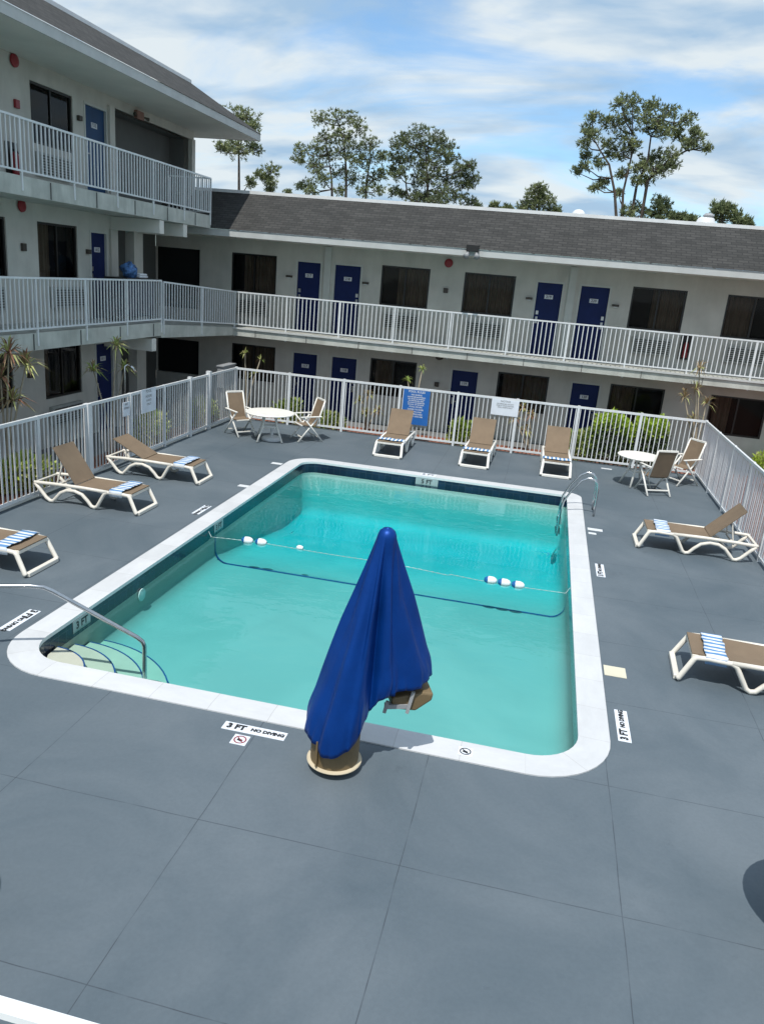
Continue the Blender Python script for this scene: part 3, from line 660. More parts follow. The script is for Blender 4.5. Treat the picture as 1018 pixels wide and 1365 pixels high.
for zt, yend in ((G2, 17.699), (G3, 20.45)):
    mb = MB(); mb.box((XW + .003, Y0, zt - .30), (XRL, yend, zt + .02)); mb.build('balcony_slab', MT['slab'], lb)
    for k in range(8):
        y = 17.3 - k * 1.5 + (2.2 if zt > 5 else 0); mb = MB(); mb.box((XRL + .002, y, zt - .29), (XRL + .016, y + .02, zt + .0)); mb.build('slab_joint', MT['wall_shade'], lb)
mb = MB(); mb.box((-12.28, 17.87, G3 - .2), (XW, 22.08, G3 + .0)); mb.build('passage_floor', MT['slab'], lb)
for y, z in ((17.80, 5.27), (19.02, 5.27), (17.40, 2.545)):
    mb = MB(); mb.box((XW + .003, y - .13, z - .30), (XRL - .02, y + .08, z)); mb.build('beam', MT['soffit'], lb)
railing(lb, [(XRL, Y0, 0), (XRL, 17.70, 0)], 3.90, G2 + .10, post=1.5, foot=G2 - .22)
railing(lb, [(XRL, Y0, 0), (XRL, 20.42, 0), (XW + .1, 20.42, 0)], 6.52, G3 + .10, post=1.5, foot=G3 - .22)
XE, YE2, ZE2, XT, ZT2 = -9.0, 23.0, 7.86, -10.45, 9.0
mb = MB(); mb.box((-21, Y0 - .8, ZE2 + .01), (XE, YE2, ZE2 + .05)); mb.build('soffit', MT['soffit'], lb)
mb = MB(); mb.box((XE + .002, Y0 - .8, ZE2), (XE + .03, YE2 + .03, ZE2 + .18)); mb.box((-21, YE2 + .002, ZE2), (XE + .001, YE2 + .03, ZE2 + .18)); mb.build('fascia', MT['fascia'], lb)
mb = MB(); sl = math.hypot(XE - XT, ZT2 - ZE2 - .18); YT2 = YE2 - (XE - XT)
mb.face([(XE + .05, Y0 - .8, ZE2 + .182), (XE + .05, YE2 + .05, ZE2 + .182), (XT, YT2, ZT2), (XT, Y0 - .8, ZT2)], [(0, 0), (18.8, 0), (18.8 - (YE2 - YT2), sl), (0, sl)])
mb.face([(XE + .05, YE2 + .05, ZE2 + .182), (-21, YE2 + .05, ZE2 + .182), (-19.6, YT2, ZT2), (XT, YT2, ZT2)], [(0, 0), (12, 0), (10.6, sl), (1.4, sl)])
mb.build('shingle_roof', MT['shingle'], lb)
mb = MB(); mb.box((XT - .15, Y0 - .8, ZT2 - .01), (XT + .02, YT2 + .02, ZT2 + .07)); mb.box((-19.6, YT2 - .15, ZT2 - .01), (XT - .151, YT2 + .02, ZT2 + .07)); mb.build('roof_cap', MT['cap'], lb)
# ---- own side: landing rail just below the viewpoint
nb_ = empty('balcony_railing', label='white balcony railing corner in the bottom left of the picture', cat='railing')
nb_.location = (0, 0, 0)
railing(nb_, [(-3.2, 1.0, 0), (2.6, 1.0, 0)], 3.045, 2.12, post=1.45, gap=.062, bw=.011, foot=1.98, rw=.032, rh=.018, pw=.03)
mb = MB(); mb.box((-6, -3, 1.75), (6, 1.08, 2.0)); mb.build('landing_slab', MT['slab'], nb_)
# ------------------------------------------------------------------ pool fences
def fence(pts, label, posts, z0=DK, h=1.42):
    root = empty('pool_fence', (*pts[0], z0), label=label, cat='fence', group='white picket fences around the pool deck')
    ox, oy = pts[0]; mb = MB()
    a, b = Vector((*pts[0], z0)), Vector((*pts[1], z0)); Ln = (b-a).length; off = -Vector((ox, oy, z0))
    for z, hh in ((h - .03, .055), (.09, .045)): mb.bar(a + off + Vector((0,0,z)), b + off + Vector((0,0,z)), .045, hh)
    k = int(Ln / .112)
    for i in range(1, k):
        p = a.lerp(b, i/k) + off; j = random.uniform(-.004, .004); mb.box((p.x-.0105+j, p.y-.0105, .09), (p.x+.0105+j, p.y+.0105, h - .03))
    mb.build('fence_panel', MT['rail'], root)
    for t, wd, ex in posts:
        p = a + (b-a) * t + off; mb = MB(); mb.box((p.x-wd/2, p.y-wd/2, .0), (p.x+wd/2, p.y+wd/2, h + ex)); mb.build('post', MT['rail'], root)
    return root
fence([(FX0, FY1), (FX1, FY1)], 'white picket fence between the back of the pool deck and the two-storey wing', [(i/8, .06, .012) for i in range(9)])
ly = [on_x((px, py), FX0).y for px, py in ((53, 610), (119, 590), (175, 570), (220, 550), (254, 540), (279, 525))]
Ln = FY1 - 3.0
fence([(FX0, 3.0), (FX0, FY1 - .05)], 'white picket fence with thick posts along the left side of the deck', [((y - 3.0) / Ln, wd, ex) for y, wd, ex in zip(ly + [3.1, 4.8, 6.5, 8.2], (.05, .11, .08, .06, .09, .11, .05, .05, .05, .05), (.0, 0, 0, 0, .04, .07, 0, 0, 0, 0))])
fence([(FX1, 4.0), (FX1, FY1 - .05)], 'white picket fence along the right side of the deck seen at a sharp angle', [(i/10, .05, .01) for i in range(10)])
# ------------------------------------------------------------------ sun loungers
def lounger(x, y, rz, ang, label, towel_label, seat_dirt=1.0, mesh_resin='resin', back_in=0.0):
    root = empty('sun_lounger', (x, y, DK), rz, label, 'sun lounger', 'brown and cream sun loungers around the pool')
    rs = MT[mesh_resin]
    def side(s):
        mb = MB(); q = [(-.04, .035), (-.02, .05), (.10, .30), (.13, .325), (.25, .335), (.50, .33), (.56, .30), (.62, .20), (.70, .06), (.75, .03), (.81, .045), (.88, .13), (.98, .225), (1.12, .27), (1.26, .26), (1.38, .20), (1.47, .10), (1.53, .035), (1.59, .035), (1.66, .08), (1.78, .22), (1.86, .315)]
        mb.tube([(a, s * (.315 + (.02 if a < .0 else 0)), b) for a, b in q], [.031 if a > .1 else .033 for a, b in q], 8)
        mb.tube([(.50, s*.315, .335), (1.0, s*.315, .345), (1.5, s*.315, .34), (1.86, s*.315, .325), (1.885, s*.30, .325)], .030, 8)
        return mb
    for s in (-1, 1): side(s).build('side_frame', rs, root, smooth=True)
    mb = MB(); mb.bar((-.045, -.315, .035), (-.045, .315, .035), .066, .06); mb.bar((.11, -.30, .325), (.11, .30, .325), .075, .055); mb.build('foot_frame', rs, root, bevel=.01)
    for bx, bz, bw_ in ((1.87, .322, .05), (1.50, .30, .03), (.92, .32, .03)): mb = MB(); mb.bar((bx, -.30, bz), (bx, .30, bz), bw_, .032); mb.build('cross_bar', rs, root, bevel=.008)
    # sling seat, slightly sagging
    def sling(p0, p1, wd, sag, name):
        mb = MB(); N, Mw = 14, 8; vs = []
        p0 = Vector(p0); p1 = Vector(p1); nrm = (p1 - p0).normalized().cross(Vector((0, -1, 0))).normalized()
        if nrm.z < 0: nrm = -nrm
        for lay in (0, -.014):
            for i in range(N + 1):
                for j in range(Mw + 1):
                    t, u = i / N, j / Mw; p = p0.lerp(p1, t); d = -sag * (1 - (2*u-1)**2) * math.sin(math.pi * min(1, max(0, t))) ** .5 if 0 < t < 1 else 0
                    q = p + nrm * (d + lay); vs.append((q.x, wd * (u - .5), q.z))
        S = (N + 1) * (Mw + 1); fs = []
        for i in range(N):
            for j in range(Mw):
                a = i*(Mw+1)+j; fs.append((a, a+1, a+Mw+2, a+Mw+1)); fs.append((S+a, S+a+Mw+1, S+a+Mw+2, S+a+1))
        for i in range(N):
            for j, fl in ((0, 1), (Mw, 0)):
                a = i*(Mw+1)+j; b = a+Mw+1; fs.append((a, b, b+S, a+S) if fl else (b, a, a+S, b+S))
        for j in range(Mw): fs.append((j+1, j, j+S, j+1+S)); a = N*(Mw+1)+j; fs.append((a, a+1, a+1+S, a+S))
        mb.mesh(vs, fs); return mb.build(name, MT['sling'], root, smooth=False)
    sling((.07, 0, .365), (1.12, 0, .36), .585, .018, 'seat')
    ca, sa = math.cos(R(ang)), math.sin(R(ang)); bl = .72
    sling((1.11, 0, .372), (1.11 + bl*ca, 0, .372 + bl*sa), .575, .012, 'backrest')
    if ang > 4:
        mb = MB()
        for s in (-1, 1): mb.bar((1.11 + .45*ca, s*.24, .36 + .44*sa), (1.50, s*.24, .31), .025, .02)
        mb.build('back_prop', rs, root)
    # striped towel lying across the foot end, hanging over one side
    t = MB(); prof = [(-.335, .28), (-.335, .355)] + [(-.325, .385)] + [(-.29 + .58*k/8, .388 + .004*math.sin(k*1.7)) for k in range(9)] + [(.325, .383), (.335, .33)]
    if abs(rz) > 2: prof = [(-a, b) for a, b in prof]
    xs = [.22, .30, .38, .455]; j = [random.uniform(-.012, .012) for _ in prof]
    vs = []
    for x_ in xs:
        for k, (a, b) in enumerate(prof): vs.append((x_ + j[k] + .03 * (a / .33) * .3, a, b + random.uniform(-.003, .004)))
    n = len(prof); fs = [(i*n+k, i*n+k+1, (i+1)*n+k+1, (i+1)*n+k) for i in range(len(xs)-1) for k in range(n-1)]
    t.mesh(vs, fs); to = t.build('towel', MT['towel'], None, smooth=True)
    sm = to.modifiers.new('thickness', 'SOLIDIFY'); sm.thickness = .008; sm.offset = 1
    to.location = (x, y, DK); to.rotation_euler = (0, 0, rz); tag(to, towel_label, 'towel', 'blue and white striped towels folded over the foot ends of the loungers')
    return root
def face_to(p, top, ydist=1.55):
    """heading from the foot centre p so that the backrest top falls at pixel top"""
    t = on_y(top, p[1] + ydist); return math.atan2(ydist, t.x - p[0])
lounger(-6.33, 11.45, R(180), 56, 'sun lounger with steeply raised back, middle one of the three along the left fence', 'striped towel on the middle one of the three left-hand loungers')
lounger(-6.27, 13.62, R(181), 27, 'sun lounger with its back only half raised, farthest of the three along the left fence', 'striped towel on the farthest of the three left-hand loungers')
lounger(-6.29, 8.55, R(180), 30, 'sun lounger cut off by the left edge of the picture', 'striped towel on the lounger cut off by the left picture edge')
lounger(-3.40, 17.69, face_to((-3.40, 17.69), (536, 553)), 52, 'sun lounger facing the pool in front of the blue rules sign', 'towel on the lounger in front of the blue rules sign', mesh_resin='resin_w')
lounger(-1.33, 17.80, face_to((-1.33, 17.8), (646, 562)), 52, 'sun lounger facing the pool, middle one of the three along the back fence', 'towel on the middle lounger of the back row', mesh_resin='resin_w')
lounger(.58, 17.89, face_to((.58, 17.89), (745, 570)), 52, 'sun lounger facing the pool, nearest the pool ladder in the back row', 'towel on the back-row lounger nearest the ladder', mesh_resin='resin_w')
lounger(2.05, 13.70, R(0), 47, 'sun lounger with raised back beside the right fence, fully in view', 'striped towel on the farther of the two right-hand loungers')
lounger(2.04, 8.84, R(-3), 5, 'sun lounger cut off by the right edge of the picture, with a flat sling', 'striped towel on the nearer of the two right-hand loungers')
# ------------------------------------------------------------------ tables and chairs
def table(x, y, r, label, h=.72):
    root = empty('round_table', (x, y, DK), .4, label, 'table', 'round white patio tables')
    mb = MB(); mb.lathe((0, 0, h), [(r-.05, -.035), (r-.005, -.03), (r, -.012), (r-.012, .0), (.05, .002), (.001, .002)], 40); mb.build('tabletop', MT['resin_w'], root, smooth=False)
    for k in range(4):
        a = R(45 + 90*k); mb = MB(); mb.tube([(r*.30*math.cos(a), r*.30*math.sin(a), h-.03), (r*.42*math.cos(a), r*.42*math.sin(a), h*.5), (r*.72*math.cos(a), r*.72*math.sin(a), .01)], [.03, .026, .024], 8); mb.build('leg', MT['resin_w'], root, smooth=True)
    mb = MB(); mb.tube([(r*.42*math.cos(R(45+90*k)), r*.42*math.sin(R(45+90*k)), h*.5) for k in range(4)], .018, 6, closed=True); mb.build('brace', MT['resin_w'], root, smooth=True)
    return root
t1 = on_z((360, 549), DK + .72); t2 = on_z((853, 607), DK + .72)
table(t1.x, t1.y, .60, 'round white patio table in the far left corner of the deck')
table(t2.x, t2.y, .50, 'round white patio table in the far right corner of the deck')
table(2.50, 4.84, .52, 'round white patio table at the near right edge of the deck')
table(-3.56, 3.02, .50, 'round white patio table at the near left edge of the deck')
def chair(x, y, rz, label):
    root = empty('patio_chair', (x, y, DK), rz, label, 'chair', 'white folding patio chairs with brown slings')
    rs = MT['resin_w']
    for s in (-1, 1):
        mb = MB(); mb.tube([(-.33, s*.27, .012), (-.05, s*.27, .33), (.22, s*.27, .63)], .021, 8); mb.build('leg', rs, root, smooth=True)
        mb = MB(); mb.tube([(.33, s*.245, .012), (.02, s*.245, .38), (-.18, s*.245, .62)], .021, 8); mb.build('leg', rs, root, smooth=True)
        mb = MB(); mb.bar((.30, s*.29, .645), (-.27, s*.29, .655), .055, .028); mb.build('armrest', rs, root, bevel=.01)
        mb = MB(); mb.tube([(-.16, s*.235, .40), (-.24, s*.235, .66), (-.36, s*.235, 1.04)], .02, 8); mb.build('back_frame', rs, root, smooth=True)
    for p_, w_, h_, hw in (((-.23, .125), .03, .03, .26), ((.23, .13), .03, .03, .24), ((-.365, 1.045), .03, .045, .235), ((.24, .425), .035, .03, .25)):
        mb = MB(); mb.bar((p_[0], -hw, p_[1]), (p_[0], hw, p_[1]), w_, h_); mb.build('cross_bar', rs, root, bevel=.006)
    mb = MB(); vs = []
    q = [(.24, .435), (.05, .415), (-.13, .405), (-.175, .44), (-.24, .66), (-.355, 1.03)]
    for a, b in q:
        for u in (-1, -.5, 0, .5, 1): vs.append((a, u*.225, b - .012*(1-u*u)))
    mb.mesh(vs, [(i*5+k, i*5+k+1, (i+1)*5+k+1, (i+1)*5+k) for i in range(len(q)-1) for k in range(4)])
    o = mb.build('sling', MT['sling'], root); sm = o.modifiers.new('thickness', 'SOLIDIFY'); sm.thickness = .012
    return root
chair(-7.30, 18.05, R(-38), 'white chair with brown sling on the left of the far left table')
chair(-5.68, 18.42, R(222), 'white chair with brown sling on the right of the far left table')
chair(2.72, 17.62, R(112), 'white chair seen from behind with its back to the pool at the far right table')
chair(3.50, 18.95, R(218), 'white chair between the far right table and the fence corner')
pb = MB(); pb.lathe((0, 0, 0), [(.25, 0), (.25, .05), (.20, .085), (.06, .10), (.035, .12), (.035, .30), (.001, .30)], 28)
tag(pb.build('parasol_base', MT['white'], smooth=False, loc=(t1.x + .02, t1.y + .12, DK)), 'white round parasol base standing under the far left table', 'parasol base')
# ------------------------------------------------------------------ pool lift with its blue cover
LX, LY_ = -1.33, 5.68
lift = empty('pool_lift', (LX, LY_, DK), label='pool lift under a royal blue cloth cover, standing on the near edge of the pool', cat='pool lift')
mb = MB(); mb.lathe((0, 0, 0), [(.15, .0), (.15, .07), (.001, .07)], 32); mb.build('shadow_gap_foot', MT['rubber'], lift)  # support under the base, coloured black for the shadow gap there
mb = MB(); mb.lathe((0, 0, .07), [(.20, .0), (.240, .006), (.244, .014), (.240, .022), (.21, .026), (.001, .026)], 48); mb.build('flange', MT['tan_l'], lift)
mb = MB(); mb.lathe((0, 0, .096), [(.212, 0), (.214, .29), (.001, .29)], 48); mb.box((-.115, -.222, .115), (-.100, -.18, .36)); mb.build('column_cover', MT['tan'], lift, smooth=False)
mb = MB(); mb.tube([(0, 0, .3), (.06, .12, 1.2), (.24, .17, 2.0)], .035, 10); mb.build('mast', MT['steel'], lift, smooth=True)
mb = MB(); mb.tube([(.26, .19, 1.95), (.42, .28, 1.5), (.54, .36, 1.05)], .025, 8); mb.build('arm', MT['steel'], lift, smooth=True)
hem = [(-1.60, 5.68, .66), (-1.56, 5.50, .65), (-1.44, 5.41, .60), (-1.30, 5.39, .58), (-1.17, 5.43, .63), (-1.10, 5.53, .74), (-1.07, 5.60, .84), (-1.02, 5.66, .95), (-.95, 5.70, 1.04), (-.86, 5.74, 1.08), (-.76, 5.80, 1.09), (-.67, 5.90, 1.10), (-.60, 6.02, 1.12), (-.61, 6.14, 1.14),
       (-.68, 6.20, 1.12), (-.80, 6.18, 1.05), (-.95, 6.10, .95), (-1.08, 6.02, .82), (-1.24, 5.97, .70), (-1.40, 5.93, .64), (-1.53, 5.86, .62), (-1.60, 5.77, .64)]
topc = Vector((-1.065, 5.84, 2.46))
NH = 176; hp = []
for i in range(NH):
    t = i / NH * len(hem); k = int(t); f = t - k
    P0, P1, P2, P3 = [Vector(hem[(k + d) % len(hem)]) for d in (-1, 0, 1, 2)]
    hp.append(.5 * ((2*P1) + (-P0+P2)*f + (2*P0-5*P1+4*P2-P3)*f*f + (-P0+3*P1-3*P2+P3)*f*f*f))
hc = sum(hp, Vector()) / NH
NR = 46; vs = []; rnd = random.Random(3)
amps = [rnd.uniform(0, 6.28) for _ in range(9)]
def fold(a, t):
    v = .45*math.sin(5*a + amps[0] + .5*t) + .50*math.sin(8*a + amps[1] - .9*t) + .14*math.sin(13*a + amps[2] + 1.2*t)
    v = v if v > 0 else v * 1.2
    return v
for r_ in range(NR + 1):
    t = r_ / NR
    for i in range(NH):
        a = 2*math.pi*i/NH; H_ = hp[i]; dirh = Vector((H_.x - hc.x, H_.y - hc.y, 0)).normalized()
        # knob at the top, then straight falling cloth with a slight outward belly on the left
        if t < .07:
            q = t / .07; rr = .078 * math.sin(q * math.pi / 2); ka = math.atan2(dirh.y, dirh.x)
            p = topc + Vector((math.cos(ka)*rr, math.sin(ka)*rr, .075 * math.cos(q * math.pi / 2)))
        else:
            q = (t - .07) / .93; ka = math.atan2(dirh.y, dirh.x)
            s0 = topc + Vector((math.cos(ka)*.078, math.sin(ka)*.078, 0))
            p = s0.lerp(H_, q)
            left = max(0, -dirh.x); p += Vector((-1, 0, 0)) * .015 * left * math.sin(math.pi * q) + Vector((0, -1, 0)) * .03 * max(0, -dirh.y) * math.sin(math.pi * q)
            amp = .052 * min(1, q * 2.4) * (1 - max(0, (q - .9) / .1) * .45)
            p += dirh * amp * (fold(a, q * 2) - .75 * (1 - q))
            if q > .80:                       # gathered, puckered hem
                g = (q - .80) / .20; p += dirh * ((.009 * math.sin(23*a + 5*q) + .005 * math.sin(41*a - 3*q)) * g + .014 * math.sin(math.pi * g) - .012 * g) + Vector((0, 0, (.010 * math.sin(11*a + 2) + .004 * math.sin(31*a)) * g))
        vs.append(p - Vector((LX, LY_, DK)))
cov = MB(); cov.mesh(vs, [(i*NH+j, (i+1)*NH+j, (i+1)*NH+(j+1)%NH, i*NH+(j+1)%NH) for i in range(NR) for j in range(NH)])
co_ = cov.build('cover', MT['cover'], lift, smooth=True); sm = co_.modifiers.new('thickness', 'SOLIDIFY'); sm.thickness = .006
def lpt(p, y): v = on_y(p, y); return v - Vector((LX, LY_, DK))
# padded seat end sticking out below the cover
sx = Vector((-.78, 6.0, .93)) - Vector((LX, LY_, DK))
mb = MB(); c, s_ = math.cos(R(22)), math.sin(R(22))
def sp_(a, b, z): return sx + Vector((a*c - b*s_, a*s_ + b*c, z))
pr = [(-.16, -.06), (-.16, .05), (.12, .10), (.21, .085), (.20, .02), (.06, -.085)]
vs = [sp_(a, -.10, z) for a, z in pr] + [sp_(a, .16, z) for a, z in pr]; n = len(pr)
mb.mesh(vs, [tuple(range(n)), tuple(reversed(range(n, 2*n)))] + [(i, i+n, (i+1)%n+n, (i+1)%n) for i in range(n)]); mb.build('seat', MT['tan'], lift, bevel=.018)
mb = MB(); mb.bar(sp_(-.02, -.115, -.09), sp_(.02, -.115, .12), .03, .03); mb.bar(sp_(-.22, -.09, -.03), sp_(-.02, -.09, -.03), .05, .04); mb.bar(sp_(-.22, -.1, -.09), sp_(-.2, -.1, .02), .03, .03); mb.build('seat_bracket', MT['grey'], lift)
# ------------------------------------------------------------------ rails, ladder, rope
hr = MB(); base = Vector((-3.86, 6.95, -.22)); tp = on_x((190, 855), -3.86)
tz = tp.z; hp_ = [base, Vector((-3.86, 6.95, .1)), Vector((-3.86, 6.95, tz - .08)), Vector((-3.88, 6.94, tz - .02)), Vector((-3.93, 6.92, tz + .03)), Vector((-4.70, 6.58, 1.04)), Vector((-4.78, 6.545, 1.085)), Vector((-4.90, 6.49, 1.10)), Vector((-5.35, 6.29, 1.10)), Vector((-5.46, 6.24, 1.06)), Vector((-5.52, 6.22, .95)), Vector((-5.52, 6.22, DK))]
hr.tube([p - Vector((-5.52, 6.22, DK)) for p in hp_], .024, 12)
hro = empty('handrail', (-5.52, 6.22, DK), label='bent steel handrail leading down the corner steps of the pool', cat='handrail')
hr.build('tube', MT['steel'], hro, smooth=True); mb = MB(); mb.lathe((0, 0, 0), [(.055, .0), (.055, .012), (.03, .02), (.001, .02)], 20); mb.build('escutcheon', MT['steel'], hro)
lad = empty('pool_ladder', (1.02, 15.25, DK), label='steel pool ladder with two arched grab rails at the far right corner of the pool', cat='ladder')
for dy in (-.25, .25):
    mb = MB(); P = [(-.33, -.50), (-.33, 0), (-.30, .22), (-.18, .46), (-.02, .68), (.10, .75), (.22, .74), (.29, .66), (.31, .50), (.31, .22), (.31, 0)]
    mb.tube([(a, dy, z) for a, z in P], .021, 10); mb.build('grab_rail', MT['steel'], lad, smooth=True)
for z in (-.25, -.46): mb = MB(); mb.box((-.37, -.24, z-.012), (-.27, .24, z+.012)); mb.build('tread', MT['steel'], lad)
mb = MB(); mb.bar((.31, -.25, .30), (.31, .25, .30), .03); mb.build('cross_bar', MT['steel'], lad)
rope = empty('float_line', (-2.1, 11.15, WZ), label='white rope with blue and white floats strung across the middle of the pool', cat='float rope')
def rp(x): t = (x - IX0) / (IX1 - IX0); return Vector((x + 2.1, .10*math.sin(t*5) + (.06 if x > -1 else 0), -.012 + .012*math.sin(t*14)))
mb = MB(); mb.tube([rp(IX0 + (IX1-IX0)*k/120) + Vector((0, 0, .10 if k in (0, 120) else 0)) for k in range(121)], [.0075 if k % 2 else .003 for k in range(121)], 6); mb.build('rope', MT['rope'], rope, smooth=True)
for x, kind in ((-4.36, 2), (-4.13, 2), (-3.47, 1), (-.36, 2), (-.15, 2), (.06, 2)):
    mb = MB(); c_ = rp(x); c_.z = .012; Rr = .062 if kind == 2 else .040; hl = .098 if kind == 2 else .055
    prof = [(-hl, .02), (-hl*.8, Rr*.7), (-hl*.4, Rr*.97), (0, Rr), (hl*.4, Rr*.97), (hl*.8, Rr*.7), (hl, .02)]
    mb.use(MT['floatw']); ring = []
    for a, r_ in prof:
        ring.append([(c_.x + a, c_.y + r_*math.cos(2*math.pi*k/14), c_.z + r_*math.sin(2*math.pi*k/14)) for k in range(14)])
    for i in range(len(ring)-1):
        mb.use(MT['floatb'] if (kind == 2 and i < 2) else MT['floatw'])
        mb.mesh(ring[i] + ring[i+1], [(k, (k+1)%14, (k+1)%14+14, k+14) for k in range(14)])
    mb.build('float', None, rope, smooth=True)
# ------------------------------------------------------------------ deck markers and plates
def plate(name, cx, cy, lx, ly, label, cat, mt='signw', z=DK, group=None):
    root = MB(); root.use(MT[mt]); root.box((-lx/2, -ly/2, .0015), (lx/2, ly/2, .006)); return root, (name, cx, cy, z, label, cat, group)
def fin(mb, info):
    n_, x, y, z, l, c, g = info; o = mb.build(n_, None, None, loc=(x, y, z)); return tag(o, l, c, g)
G_ = 'painted depth markers on the deck'
def depth_marker(cx, cy, Ln, wd, direction, label, big='3 FT', small='NO DIVING'):
    lx, ly = (Ln, wd) if direction == '+x' else (wd, Ln)
    mb, inf = plate('depth_marker', cx, cy, lx, ly, label, 'depth marker', group=G_)
    xd, ud = {'+x': ((1,0,0),(0,1,0)), '+y': ((0,1,0),(-1,0,0)), '-y': ((0,-1,0),(1,0,0))}[direction]; X = Vector(xd)
    text_mb(mb, big, wd*.80, X*(-Ln/2 + Ln*.21) + Vector((0, 0, .009)), xd, ud, MT['ink'], bold=.006)
    text_mb(mb, small, wd*.50, X*(Ln*.21) + Vector((0, 0, .009)), xd, ud, MT['ink'], bold=.004)
    fin(mb, inf)
depth_marker(-2.18, 5.945, .62, .125, '+x', 'white 3 FT NO DIVING marker on the deck to the left of the covered lift')
depth_marker(1.285, 7.28, .60, .13, '+y', 'white 3 FT NO DIVING marker near the rounded right front corner of the pool')
depth_marker(-5.545, 7.14, .56, .15, '-y', 'white 3 FT NO DIVING marker beside the pool steps at the left edge')
depth_marker(-5.50, 11.92, .52, .14, '-y', 'white depth marker on the left deck halfway along the pool', '3 FT', 'NO DIVING')
depth_marker(1.30, 11.90, .58, .135, '+y', 'white depth marker on the right deck halfway along the pool', '3 FT', 'NO DIVING')
def nodive(cx, cy, sz, label, z=DK):
    mb, inf = plate('no_diving_tile', cx, cy, sz, sz, label, 'no diving sign', z=z); r_ = sz*.40; rd = MT['red'] if z == DK else MT['ink']; mb.use(rd)
    for k in range(24):
        a, b = 2*math.pi*k/24, 2*math.pi*(k+1)/24
        mb.face([(r_*math.cos(a), r_*math.sin(a), .009), (r_*math.cos(b), r_*math.sin(b), .009), (r_*.8*math.cos(b), r_*.8*math.sin(b), .009), (r_*.8*math.cos(a), r_*.8*math.sin(a), .009)])
    mb.face([(-r_*.62, r_*.52, .010), (-r_*.52, r_*.62, .010), (r_*.62, -r_*.52, .010), (r_*.52, -r_*.62, .010)][::-1])
    mb.use(MT['ink']); mb.face([(-r_*.5, -.012, .009), (r_*.35, -.03, .009), (r_*.45, .0, .009), (-r_*.4, .018, .009)]); fin(mb, inf)
nodive(-2.25, 5.765, .15, 'small square tile with a crossed-out diver below the near 3 FT marker')
nodive(-.22, 6.265, .135, 'small pale tile with a crossed-out diver set in the near white rim of the pool', z=zc)
for n_, p, lx, ly, lab, cat, mt, z in (
    ('skimmer_cover', (1.29, 8.46), .25, .25, 'square cream skimmer cover in the deck on the right of the pool', 'skimmer cover', 'cream', DK),
    ('deck_plate', (1.32, 14.10), .27, .14, 'larger white plate in the deck just below the pool ladder', 'deck plate', 'white', DK),
    ('deck_plate', (1.26, 13.84), .14, .10, 'smaller white plate in the deck below the larger one near the ladder', 'deck plate', 'white', DK),
    ('deck_plate', tuple(on_z((325, 648), DK)[:2]), .22, .14, 'small white plate in the deck by the left rim, nearer of the two', 'deck plate', 'white', DK),
    ('deck_plate', tuple(on_z((369, 618), DK)[:2]), .24, .14, 'small white plate in the deck by the rounded far left corner of the pool', 'deck plate', 'white', DK),
    ('deck_plate', tuple(on_z((808, 625), DK)[:2]), .26, .10, 'small white plate in the deck in front of the green hedge', 'deck plate', 'white', DK)):
    fin(*plate(n_, *p, lx, ly, lab, cat, mt, z))
mb, inf = plate('depth_marker', -2.2, 16.47, .34, .22, 'pale depth marker set in the far white rim of the pool', 'depth marker', z=zc, group=G_); text_mb(mb, '5 FT', .15, (0, 0, .009), (1, 0, 0), (0, 1, 0), MT['ink'], bold=.003); fin(mb, inf)
# ------------------------------------------------------------------ signs on the fences
def fence_sign(name, p0, p1, plane, label, mt, lines, ink):
    """p0 / p1: pixels of the top-left and bottom-right corners on the fence plane"""
    if plane == 'y': a, b = on_y(p0, FY1 - .04), on_y(p1, FY1 - .04)
    else: a, b = on_x(p0, FX0 + .04), on_x(p1, FX0 + .04)
    c_ = (a + b) / 2; wd = (b - a).x if plane == 'y' else abs((b - a).y); ht = abs(a.z - b.z)
    mb = MB(); mb.use(MT[mt]); xd = Vector((1, 0, 0)) if plane == 'y' else Vector((0, 1, 0)); nn = Vector((0, -1, 0)) if plane == 'y' else Vector((1, 0, 0))
    e = xd*wd/2 + Vector((0, 0, ht/2)) + nn*.006; mb.box(-e, e)
    y = ht/2
    for txt, sz in lines:
        y -= sz*.62*ht; text_mb(mb, txt, sz*ht, nn*.009 + Vector((0, 0, y)), xd, (0, 0, 1), MT[ink], bold=.0015); y -= sz*.62*ht
    o = mb.build(name, None, None, loc=c_); return tag(o, label, 'sign')
fence_sign('pool_sign', (538.5, 518), (569, 568), 'y', 'tall blue sign with white lettering on the back fence behind a lounger', 'blue', [('POOL RULES', .085), ('NO DIVING', .06), ('SHOWER BEFORE ENTERING', .04), ('NO GLASS OR ANIMALS', .045), ('IN THE FENCED AREA', .045), ('NO FOOD OR BEVERAGES', .042), ('IN POOL OR ON DECK', .045), ('POOL HOURS', .06), ('DAWN TO DUSK', .06), ('BATHING LOAD', .05), ('NO LIFEGUARD', .06), ('SWIM AT OWN RISK', .05)], 'white')
fence_sign('pool_sign', (656, 531), (689.5, 556), 'y', 'small white notice board on the back fence between two loungers', 'signw', [('NOTICE', .17), ('NO LIFEGUARD ON DUTY', .09), ('SWIM AT YOUR OWN RISK', .09), ('POOL GUESTS ONLY', .10)], 'grey')
fence_sign('pool_sign', (188, 520), (207.5, 546), 'x', 'white lettered sign on the left fence, larger of the two', 'signw', [('POOL', .18), ('HOURS', .16), ('GUESTS', .12), ('ONLY', .14)], 'grey')
fence_sign('pool_sign', (163.5, 537), (173, 553), 'x', 'small white sign on the left fence below the outdoor shower', 'signw', [('NO', .25), ('DIVING', .2)], 'grey')
